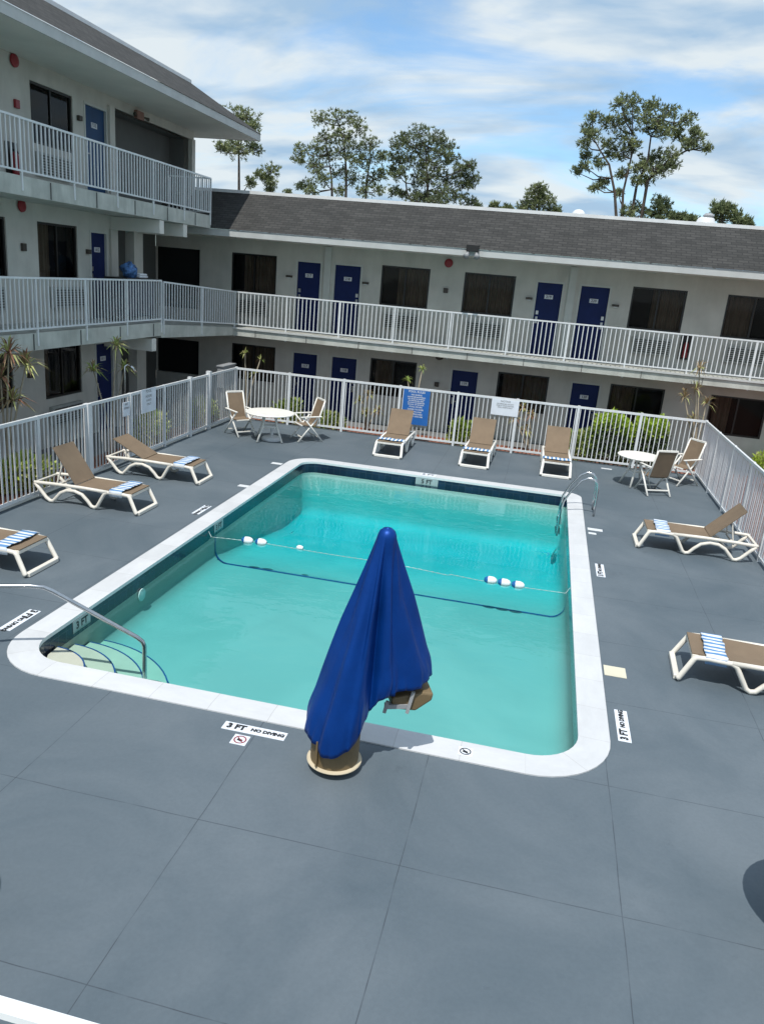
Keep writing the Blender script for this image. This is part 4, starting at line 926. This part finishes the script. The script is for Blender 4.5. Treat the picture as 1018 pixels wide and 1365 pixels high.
a = on_x((296, 508), FX0 - .25); mb = MB(); mb.box((-.09, -.40, -.55), (.09, .40, .02)); mb.box((-.11, -.43, .021), (.11, .43, .05)); mb.tube([(0, -.3, -.55), (0, -.3, -1.6)], .03, 8); mb.tube([(0, .3, -.55), (0, .3, -1.6)], .03, 8)
tag(mb.build('equipment_box', MT['grey'], None, loc=(FX0 - .28, a.y + .35, 1.72)), 'pale grey equipment box on legs outside the far left corner of the fence', 'equipment box')
sh = on_x((166, 487), -8.75); mb = MB(); zt = sh.z
shr = empty('outdoor_shower', (-8.75, sh.y, .1), label='outdoor shower on a thin pole behind the left fence', cat='shower')
mb2 = MB(); mb2.tube([(0, 0, 0), (0, 0, zt-.25), (0, 0, zt-.12), (.02, .06, zt-.09), (.03, .22, zt-.14)], .018, 8); mb2.build('pipe', MT['steel'], shr, smooth=True)
mb2 = MB(); mb2.tube([(.03, .20, zt-.13), (.045, .26, zt-.18), (.06, .31, zt-.25)], [.02, .035, .06], 12); mb2.build('shower_head', MT['steel'], shr, smooth=True)
# ------------------------------------------------------------------ wall fittings
def on_wall(p, left): return on_x(p, XW) if left else on_y(p, YB)
def disc(name, p, left, r_, dp, mt, label, cat, group=None, kind='bell'):
    c_ = on_wall(p, left); mb = MB(); pr = [(r_*.55, 0), (r_*.6, dp*.3), (r_, dp*.35), (r_*.95, dp*.75), (r_*.5, dp), (.001, dp)]
    mb.lathe((0, 0, 0), pr, 24); o = mb.build(name, MT[mt], None, smooth=False)
    o.rotation_euler = (0, R(90), 0) if left else (R(90), 0, 0); o.location = c_; return tag(o, label, cat, group)
g = 'red fire alarm bells on the walls'
disc('fire_alarm_bell', (17.5, 80), 1, .12, .06, 'red', 'red fire alarm bell on the top storey of the left wing', 'alarm bell', g)
disc('fire_alarm_bell', (27.5, 274), 1, .12, .06, 'red', 'red fire alarm bell on the middle storey of the left wing', 'alarm bell', g)
disc('fire_alarm_bell', (598, 350.5), 0, .12, .06, 'red', 'red fire alarm bell on the upper storey of the wing behind the pool', 'alarm bell', g)
def box_fit(name, p, left, hw, hh, dp, mt, label, cat, group=None, plane=None):
    c_ = on_wall(p, left); mb = MB()
    if left: mb.box((.0, -hw, -hh), (dp, hw, hh))
    else: mb.box((-hw, -dp, -hh), (hw, 0, hh))
    o = mb.build(name, MT[mt], None, bevel=.008); o.location = c_; return tag(o, label, cat, group)
box_fit('alarm_pull_box', (20.5, 138), 1, .06, .075, .06, 'red', 'small red alarm box on the top storey of the left wing', 'alarm box')
box_fit('alarm_pull_box', (30, 329), 1, .06, .075, .06, 'brownmetal', 'small brown alarm box on the middle storey of the left wing', 'alarm box')
box_fit('alarm_pull_box', (594, 387), 0, .065, .065, .05, 'brownmetal', 'small brown box below the red bell on the wing behind the pool', 'alarm box')
box_fit('alarm_pull_box', (582, 512), 0, .065, .065, .05, 'brownmetal', 'small brown box beside a ground-floor door behind the blue sign', 'alarm box')
for p, l in (((487.5, 377), 'upper storey, to the right of the left pair of navy doors'), ((386, 368), 'upper storey, to the left of the left pair of navy doors'), ((705, 397.5), 'upper storey, to the left of the right pair of navy doors'), ((820, 407), 'upper storey, to the right of the right pair of navy doors')):
    c_ = on_wall(p, 0); o_ = MB(); o_.use(MT['brownmetal']); o_.box((-.09, -.09, -.03), (.09, 0, .03)); o_.use(MT['white']); o_.box((-.05, -.07, -.055), (.05, -.01, -.031))
    tag(o_.build('door_lamp', None, None, loc=c_), 'small brown lamp, ' + l, 'wall lamp', 'small brown lamps beside the doors')
for p, l in (((104, 157), 'small lamp beside the blue door on the top storey of the left wing'), ((116, 335), 'small lamp beside the navy door on the middle storey of the left wing'), ((38, 500), 'round brown lamp on the ground floor of the left wing')):
    box_fit('door_lamp', p, 1, .06, .05, .08, 'brownmetal', l, 'wall lamp')
ep = on_wall((183, 141), 1); ep.z = 7.70; el = empty('emergency_light', ep, label='reddish emergency light with two side lamps under the top roof of the left wing', cat='emergency light')
mb = MB(); mb.box((0, -.16, -.09), (.09, .16, .09)); mb.build('housing', mat('faded_red_plastic', (.25, .13, .10), .6, .1, 8), el)
for s in (-1, 1): mb = MB(); mb.tube([(.04, s*.165, 0), (.09, s*.27, -.02), (.12, s*.33, -.03)], [.012, .03, .045], 10); mb.build('lamp', MT['brownmetal'], el, smooth=True)
def extinguisher(c_, left, label):
    root = empty('fire_extinguisher', c_, R(90) if left else 0, label, 'fire extinguisher', 'fire extinguishers in dark wall cabinets')
    mb = MB(); mb.box((-.15, -.05, -.32), (.15, 0, .32)); mb.build('cabinet', MT['frame'], root)
    mb = MB(); mb.lathe((0, -.11, -.26), [(.065, 0), (.07, .03), (.07, .33), (.04, .40), (.02, .42), (.001, .42)], 16); mb.build('cylinder', MT['red'], root, smooth=False)
    mb = MB(); mb.box((-.03, -.14, .16), (.03, -.06, .20)); mb.tube([(.0, -.13, .19), (.07, -.16, .1), (.06, -.17, -.12)], .012, 6); mb.build('valve_and_hose', MT['rubber'], root)
extinguisher(on_y((913, 463), YB - .003), 0, 'fire extinguisher on the upper storey of the wing behind the pool')
e_ = on_x((14, 213), XW + .003); extinguisher(e_, 1, 'fire extinguisher on the top storey of the left wing')
fl = on_y((630, 333), YE - .06); fr_ = empty('flood_light', fl, label='dark twin flood light fixed to the eave above the red bell', cat='flood light')
mb = MB(); mb.box((-.16, -.10, -.04), (.16, .03, .13)); mb.build('housing', MT['frame'], fr_, bevel=.01)
for s in (-1, 1): mb = MB(); mb.tube([(s*.1, -.05, -.04), (s*.12, -.10, -.12), (s*.14, -.17, -.17)], [.015, .05, .08], 12); mb.build('lamp', MT['grey'], fr_, smooth=True)
c_ = on_y((585, 481), 21.6); mb = MB(); mb.lathe((c_.x, c_.y, 2.459), [(.11, 0), (.12, -.03), (.10, -.09), (.05, -.12), (.001, -.12)][::-1], 16)
o = mb.build('ceiling_lamp', MT['brownmetal']); tag(o, 'dark round lamp under the walkway slab above a ground-floor door', 'ceiling lamp')
# housekeeping cart on the middle storey of the left wing
hy = on_x((176, 372), -9.85).y
ct = empty('housekeeping_cart', (-9.85, hy, G2 + .021), label='dark housekeeping cart parked on the middle walkway of the left wing', cat='cart')
mb = MB(); mb.box((-.26, -.62, .12), (.26, .62, .93)); mb.build('body', mat('dark_navy_cloth', (.02, .022, .05), .9, .2, 5, .4, 20), ct, bevel=.03)
mb = MB(); mb.box((-.30, -.72, .94), (.30, .72, 1.0)); mb.build('top_shelf', MT['frame'], ct, bevel=.01)
for a in (-.5, .5):
    for b in (-.2, .2): mb = MB(); mb.tube([(b-.02, a, .06), (b+.02, a, .06)], .06, 12); mb.build('wheel', MT['rubber'], ct)
def blob(mb, c_, r_, seed, n=10, m_=14, amp=.18):
    rn = random.Random(seed); ph = [rn.uniform(0, 6) for _ in range(6)]; vs = []
    for i in range(n+1):
        for j in range(m_):
            th, fi = math.pi*i/n, 2*math.pi*j/m_; k = 1 + amp*math.sin(3*fi+ph[0]+2*th) + amp*.7*math.sin(5*th+ph[1]+fi*2)
            vs.append((c_[0]+r_[0]*k*math.sin(th)*math.cos(fi), c_[1]+r_[1]*k*math.sin(th)*math.sin(fi), c_[2]+r_[2]*k*math.cos(th)))
    mb.mesh(vs, [(i*m_+j, (i+1)*m_+j, (i+1)*m_+(j+1)%m_, i*m_+(j+1)%m_) for i in range(n) for j in range(m_)])
hl = on_x((173, 358), -9.8); mb = MB(); blob(mb, (0, 0, 0), (.17, .22, .17), 4)
tag(mb.build('linen_bag', MT['bagb'], None, smooth=True, loc=(-9.82, hl.y, G2 + 1.18)), 'crumpled blue bag lying on top of the housekeeping cart', 'bag')
mb = MB(); mb.box((-.12, -.2, 0), (.12, .2, .05)); mb.box((-.1, -.16, .051), (.11, .18, .10)); tag(mb.build('folded_linen', MT['towelw'], None, bevel=.02, loc=(-9.82, hl.y + .48, G2 + 1.024)), 'small pile of white linen beside the blue bag on the cart', 'linen')
# roof vents
v1 = on_y((770, 291), 24.5); rv = empty('roof_vent', (v1.x, 24.5, ZT - .1), label='small rounded roof vent behind the roof edge, left of the tall pine', cat='roof vent')
mb = MB(); mb.lathe((0, 0, 0), [(.12, 0), (.12, .30), (.001, .30)], 16); mb.build('pipe', MT['grey'], rv); mb = MB(); mb.lathe((0, 0, .28), [(.20, 0), (.20, .05), (.17, .14), (.10, .20), (.001, .22)], 20); mb.build('cowl', MT['cap'], rv, smooth=True)
v2 = on_y((940, 297), 24.5); rv = empty('roof_vent', (v2.x, 24.5, ZT - .1), label='large pale tapered roof vent at the right end of the roof', cat='roof vent')
mb = MB(); mb.lathe((0, 0, 0), [(.36, 0), (.33, .2), (.22, .48), (.19, .50), (.001, .50)], 20); mb.build('hood', MT['cap'], rv); mb = MB(); mb.lathe((.05, 0, .5), [(.12, 0), (.16, .06), (.10, .12), (.001, .13)], 16); mb.build('cowl', MT['grey'], rv)
v3 = on_y((893, 296), 24.5); mb = MB(); mb.box((-.18, -.18, 0), (.18, .18, .26)); mb.box((-.21, -.21, .261), (.21, .21, .30)); tag(mb.build('roof_vent', MT['cap'], None, loc=(v3.x, 24.5, ZT - .1)), 'low square roof vent just right of the tall pine', 'roof vent')
# ------------------------------------------------------------------ vegetation
rv_ = random.Random(11)
def rvec():
    while 1:
        v = Vector((rv_.uniform(-1, 1), rv_.uniform(-1, 1), rv_.uniform(-1, 1)))
        if .05 < v.length < 1: return v
def leaf(mb, p, d, L_, wd, mats=None):
    d = d.normalized(); s_ = d.cross(rvec()).normalized(); tip = p + d*L_; m0 = p + d*L_*.45
    if mats: mb.use(rv_.choice(mats))
    mb.face([p, m0 + s_*wd/2, tip, m0 - s_*wd/2])
def shrub(name, c_, r_, n, L_, mats, label, cat='shrub', group=None, up=.4):
    n = int(n*1.7)
    root = empty(name, (c_[0], c_[1], .1), label=label, cat=cat, group=group); mb = MB(); zc_ = c_[2] - .1
    cl = [(Vector((rvec().x*r_[0]*.62, rvec().y*r_[1]*.62, zc_ + rvec().z*r_[2]*.6)), rv_.uniform(.28, .5)) for _ in range(14)]
    for _ in range(n if cat != 'hedge' else 0):
        cc_, k = rv_.choice(cl); v = rvec(); v = v.normalized() * (v.length ** .4)
        p = cc_ + Vector((v.x*r_[0]*k, v.y*r_[1]*k, v.z*r_[2]*k))
        if p.z < .03: p.z = rv_.uniform(.03, .2)
        leaf(mb, p, v + Vector((0, 0, up)), L_*rv_.uniform(.6, 1.3), L_*.42, mats)
    for _ in range(n if cat == 'hedge' else 0):
        x_ = rv_.uniform(-1, 1); y_ = rv_.uniform(-1, 1); gap_ = 1 - .35*math.exp(-((x_-.05)/.08)**2)
        zt_ = (zc_ + r_[2]) * (.93 + .05*math.sin(x_*9) + .03*math.sin(x_*23+1)) * gap_; q_ = rv_.random(); z_ = zt_ * (1 - q_*q_*.95)
        e_ = 1 - .12*(z_/zt_)**4; p = Vector((x_*r_[0]*e_, y_*r_[1]*e_, z_))
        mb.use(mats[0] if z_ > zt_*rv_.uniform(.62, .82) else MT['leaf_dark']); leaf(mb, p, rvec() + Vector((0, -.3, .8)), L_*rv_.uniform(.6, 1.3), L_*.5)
    mb.build('foliage', None, root)
    mb = MB()
    for _ in range(6): v = rvec(); mb.tube([(v.x*.06, v.y*.06, 0), (v.x*r_[0]*.4, v.y*r_[1]*.4, zc_*.8), (v.x*r_[0]*.6, v.y*r_[1]*.6, zc_ + r_[2]*.4)], [.014, .01, .004], 5)
    mb.build('stem', MT['stem'], root); return root
lf2 = [MT['leaf_b'], MT['leaf_y'], MT['leaf_y']]
def top(a): h = (a.z + .12)/2; return (a.x, a.y, h), h - .1
a = on_x((22, 604), -8.85); c0, h0 = top(a); shrub('shrub', c0, (.40, .85, h0), 1300, .13, lf2, 'pale green shrub behind the left fence at the picture edge')
a = on_x((195, 546), -8.85); c0, h0 = top(a); shrub('shrub', c0, (.38, .75, h0), 1200, .13, lf2, 'pale green shrub behind the left fence under the larger white sign')
a = on_x((268, 530), -8.8); c0, h0 = top(a); shrub('shrub', c0, (.34, .55, h0), 900, .13, lf2, 'narrow green shrub behind the left fence near the far corner')
a = on_y((440, 545), 20.5); c0, h0 = top(a); shrub('shrub', c0, (.48, .30, h0), 1100, .12, [MT['leaf_y'], MT['leaf']], 'yellow green shrub behind the back fence to the right of the far left table')
a = on_y((385, 528), 20.5); c0, h0 = top(a); shrub('shrub', c0, (.46, .30, h0), 900, .12, [MT['leaf_y'], MT['leaf'], MT['leaf']], 'yellow green shrub behind the back fence right behind the far left table')
a = on_y((617, 556), 20.5); c0, h0 = top(a); shrub('shrub', c0, (.42, .30, h0), 1000, .12, [MT['leaf_b'], MT['leaf'], MT['leaf_y']], 'bright green shrub behind the back fence beside the middle lounger')
a = on_y((777, 570), 20.5); c0, h0 = top(a); shrub('shrub', c0, (.50, .30, h0), 1000, .11, [MT['leaf_y'], MT['leaf'], MT['leaf']], 'mottled green shrub behind the back fence beside the lounger nearest the ladder')
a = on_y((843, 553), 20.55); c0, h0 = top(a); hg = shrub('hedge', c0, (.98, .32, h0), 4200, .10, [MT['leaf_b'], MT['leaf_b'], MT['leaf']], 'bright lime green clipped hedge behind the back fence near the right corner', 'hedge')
a = on_z((1010, 622), .4); shrub('shrub', (a.x + .3, a.y, .5), (.6, .5, .42), 1100, .11, [MT['leaf_b'], MT['leaf_b'], MT['leaf_y']], 'lime green shrub outside the right fence at the picture edge')
def rosette(mb, c_, n, L_, wd, mats, up=.35):
    for _ in range(n):
        a_ = rv_.uniform(0, 6.283); e_ = rv_.uniform(-.5, 1.3) + up*.3; d = Vector((math.cos(a_)*math.cos(e_), math.sin(a_)*math.cos(e_), math.sin(e_)))
        mb.use(rv_.choice(mats)); sd = d.cross(Vector((0, 0, 1)));
        if sd.length < .1: sd = Vector((1, 0, 0))
        sd = sd.normalized(); l_ = L_*rv_.uniform(.7, 1.15); m0 = c_ + d*l_*.5 + Vector((0, 0, .02)); tp = c_ + d*l_ - Vector((0, 0, l_*.28))
        mb.face([c_ - sd*wd*.25, m0 - sd*wd*.5, m0 + sd*wd*.5, c_ + sd*wd*.25]); mb.face([m0 - sd*wd*.5, tp, m0 + sd*wd*.5])
def yucca(name, plane, val, heads, foot, L_, mats, label, cat, n=44, wd=.035, zf=.1):
    P = (lambda p: on_x(p, val)) if plane == 'x' else (lambda p: on_y(p, val))
    f = P(foot); f.z = zf; root = empty(name, f, label=label, cat=cat); mb = MB(); st = MB()
    for hp2 in heads:
        h_ = P(hp2) - f; jx = Vector((rv_.uniform(-.12, .12), rv_.uniform(-.12, .12), 0)); h_ += jx
        mid = Vector((h_.x*.35, h_.y*.35, h_.z*.55)); st.tube([(0, 0, 0), (h_.x*.1, h_.y*.1, h_.z*.3), mid, h_], [.028, .024, .02, .014], 6)
        rosette(mb, h_, n, L_, wd, mats)
    mb.build('leaves', None, root); st.build('stem', MT['stem'], root, smooth=True); return root
yl = [MT['leaf_y'], MT['leaf_y'], MT['leaf_dry'], MT['leaf']]
yucca('dracaena', 'x', -8.95, [(151, 461), (127, 496), (161, 492)], (148, 560), .34, yl, 'tall dracaena with three spiky yellow green heads in front of a blue ground-floor door', 'dracaena')
yucca('dracaena', 'x', -8.95, [(22, 487), (3, 505), (10, 535), (2, 470)], (8, 600), .42, [MT['leaf_y'], MT['leaf_red'], MT['leaf_dry'], MT['leaf_dry']], 'shaggy brown and green dracaena behind the left fence at the picture edge', 'dracaena', 60)
yucca('dracaena', 'y', 20.7, [(300, 492), (325, 470), (352, 480), (340, 497)], (328, 555), .22, yl, 'sparse dracaena with pale forked stems at the far left fence corner', 'dracaena', 12, .025)
yucca('dracaena', 'y', 20.7, [(474, 535), (494, 528), (485, 550), (503, 548)], (488, 570), .26, [MT['leaf_y'], MT['leaf_dry'], MT['leaf_dry']], 'pale variegated plant behind the back fence left of the blue sign', 'plant', 40)
yucca('dracaena', 'y', 20.75, [(557, 492), (549, 508)], (550, 560), .22, [MT['leaf_y'], MT['leaf']], 'thin dracaena rising behind the blue sign', 'dracaena', 26, .028)
yucca('dracaena', 'y', 20.7, [(700, 545), (690, 560), (712, 556), (704, 575)], (702, 600), .26, [MT['leaf_red'], MT['leaf_dry'], MT['leaf_dry'], MT['leaf_y']], 'reddish brown spiky plant behind the back fence right of the white notice', 'plant', 46)
yucca('dracaena', 'y', 20.7, [(928, 520), (915, 530), (938, 538), (930, 492), (925, 560)], (925, 610), .34, [MT['leaf_dry'], MT['leaf_dry'], MT['leaf_y']], 'tall dried palm-like plant behind the right end of the back fence', 'plant', 26, .03)
# pines beyond the roof
def pine(name, Y, k, ox, oy, trunks, clumps, label, mats, dens=1.0, cat='pine tree', group='pine trees beyond the motel roof', tz=0):
    """clumps: (x, y, r) of the foliage masses as they stand in the view, on a tree standing at depth Y"""
    P = lambda x, y, dy=0: on_y((ox + x/k, oy + y/k), Y + dy)
    f = P(*trunks[0][0]); f.z = 0; root = empty(name, f, label=label, cat=cat, group=group); tr = MB(); fo = MB(); sc = Y / F
    allp = []
    for T in trunks:
        pts = [P(*q) - f for q in T]; b0 = pts[0].copy(); b0.z = 0; b0.x = b0.x; pts = [b0] + pts; r0 = .0022*Y
        n_ = len(pts); tr.tube([tuple(p) for p in pts], [r0*(1 - .75*i/(n_-1)) for i in range(n_)], 7); allp += [p for p in pts[1:]] + [pts[i].lerp(pts[i+1], .5) for i in range(1, n_-1)]
    for x, y, r_ in clumps:
        rr = 1.2*r_/k*sc; c_ = P(x, y) - f; c_.y += rv_.uniform(-1, 1)*rr*1.6
        q = min(allp, key=lambda p: (p - c_).length + (2 if p.z > c_.z else 0)); m0 = q.lerp(c_, .5) + Vector((0, 0, -.12*(c_-q).length))
        tr.tube([tuple(q), tuple(m0), tuple(c_)], [.04, .03, .012], 5)
        for _ in range(int((16 + 88*rr)*dens)):
            v = rvec(); v = v*(.75 + .5*rv_.random()); t_ = c_ + Vector((v.x*rr*1.15, v.y*rr, v.z*rr*.85)); mm = rv_.choice(mats); fo.use(mm)
            tr.tube([tuple(c_.lerp(t_, .1)), tuple(t_)], [.014, .006], 3, caps=False) if rv_.random() < .5 else None
            for _ in range(9):
                d = (rvec() + Vector((0, 0, .45)) + v*.3).normalized(); leaf(fo, t_, d, rv_.uniform(.10, .25), .05)
    tr.build('trunk', MT['bark'], root, smooth=True); fo.build('crown', None, root); return root
nn_ = [MT['needle'], MT['needle'], MT['needle_l'], MT['needle_d']]
k3 = 2.545
pine('pine_tree', 44, k3, 280, 100, [[(98, 405), (98, 300), (97, 230), (105, 150)]], [(90,138,30),(130,150,34),(160,186,20),(62,240,26),(112,250,36),(146,248,20),(125,190,26),(132,362,16),(30,240,18)], 'slender pine partly hidden by the eave of the left wing', nn_)
pine('pine_tree', 46, k3, 280, 100, [[(206, 405), (204, 370), (196, 330)]], [(172,340,15),(205,322,21),(208,368,17),(200,394,10),(190,350,12)], 'small sparse pine top between the left wing and the first large pine', nn_, 1)
c2 = [(385,155,22),(440,158,30),(485,150,22),(515,190,24),(430,200,28),(400,222,24),(470,222,28),(350,240,26),(310,255,18),(305,287,18),(345,292,26),(395,270,28),(450,265,28),(500,250,26),(550,240,24),(580,272,20),(540,288,28),(500,300,24),(370,332,22),(330,372,20),(300,376,14),(350,402,18),(430,322,24),(400,362,20),(480,350,24),(540,342,28),(582,332,18),(520,392,24),(570,390,18),(440,392,16),(265,398,10)]
pine('pine_tree', 52, k3, 280, 100, [[(460,430),(462,330),(455,240),(440,170)], [(414,425),(412,350),(400,270)], [(527,430),(530,360),(545,280)]], c2, 'broad pine with an open crown, left of the two dense crowns above the roof', nn_, .9)
c3 = [(655,210,20),(710,200,26),(760,205,26),(800,232,22),(640,242,22),(690,242,26),(740,250,28),(790,270,22),(625,282,20),(670,290,26),(720,300,28),(770,312,26),(820,282,20),(620,322,18),(650,342,20),(700,350,26),(750,352,28),(800,352,24),(850,322,18),(885,312,18),(890,350,18),(850,362,22),(880,372,13),(628,396,17),(652,406,11),(700,402,26),(740,420,28),(790,402,28),(840,412,22),(880,432,18),(910,446,11),(700,432,24),(780,432,26)]
pine('pine_tree', 50, k3, 280, 100, [[(740,445),(735,340),(730,240)], [(690,440),(668,400),(660,330)]], c3, 'dense dark round-topped pine in the middle of the skyline', [MT['needle_d'], MT['needle_d'], MT['needle']], 1.05)
k4 = 2.693
pine('pine_tree', 48, k4, 640, 100, [[(210,500),(210,450),(212,410)]], [(212,408,17),(195,430,20),(225,430,18),(178,452,20),(240,452,20),(160,472,18),(205,470,26),(250,482,18),(275,492,12),(150,488,12)], 'low bushy pine top above the roof, left of the round vent', nn_)
pine('pine_tree', 48, k4, 640, 100, [[(50,490),(52,462)]], [(50,468,10),(42,480,8),(60,482,9)], 'tiny pine tip just above the roof, left of the low bushy pine', nn_)
pine('pine_tree', 48, k4, 640, 100, [[(102,492),(100,475)]], [(98,476,11),(112,486,10),(88,486,9)], 'small rounded treetop next to the low bushy pine', nn_)
c4 = [(405,145,17),(385,190,18),(395,222,20),(372,250,17),(380,287,14),(345,346,13),(375,332,14),(425,315,16),(412,405,14),(440,388,17),(455,160,18),(500,112,24),(545,100,24),(490,170,26),(540,150,26),(590,140,22),(620,106,20),(600,190,22),(640,172,24),(680,130,22),(700,180,22),(740,160,20),(660,212,20),(718,216,16),(768,206,14),(772,240,22),(745,252,18),(812,266,14),(450,245,16),(520,222,24),(510,272,26),(552,256,18),(470,282,16),(600,302,24),(640,282,20),(680,292,22),(570,336,22),(620,342,24),(662,332,22),(692,322,16),(600,372,20),(560,384,16),(508,350,16),(498,422,10),(560,472,18),(530,492,17),(590,492,20)]
pine('pine_tree', 44, k4, 640, 100, [[(488,520),(482,420),(462,320),(430,270),(400,215)], [(508,515),(512,420),(540,300),(548,210)], [(540,515),(560,400),(600,310),(612,220),(650,160)], [(600,380),(680,300),(740,270),(790,262)]], c4, 'tall wide-spreading pine with bare forked trunks, right side of the skyline', nn_, .9)
pine('pine_tree', 46, k4, 640, 100, [[(640,515),(655,460)]], [(650,448,18),(668,470,15),(635,475,14),(650,495,15),(625,500,12),(680,498,10)], 'small pine leaning out right of the tall pine trunks', nn_)
pine('leafy_tree', 40, k4, 640, 100, [[(730,535),(728,515)]], [(692,514,14),(715,518,15),(738,512,15),(764,520,12),(640,520,8)], 'low dark treetop between the square vent and the large vent', [MT['needle_d'], MT['needle']], 1.3, 'tree')
pine('leafy_tree', 40, k4, 640, 100, [[(870,545),(866,500)]], [(862,472,18),(845,486,16),(890,482,14),(866,508,24),(905,512,18),(925,524,15),(948,534,14),(966,540,8)], 'dark leafy treetop behind the large vent at the right end of the roof', [MT['needle_d'], MT['needle'], MT['needle']], 1.4, 'tree')
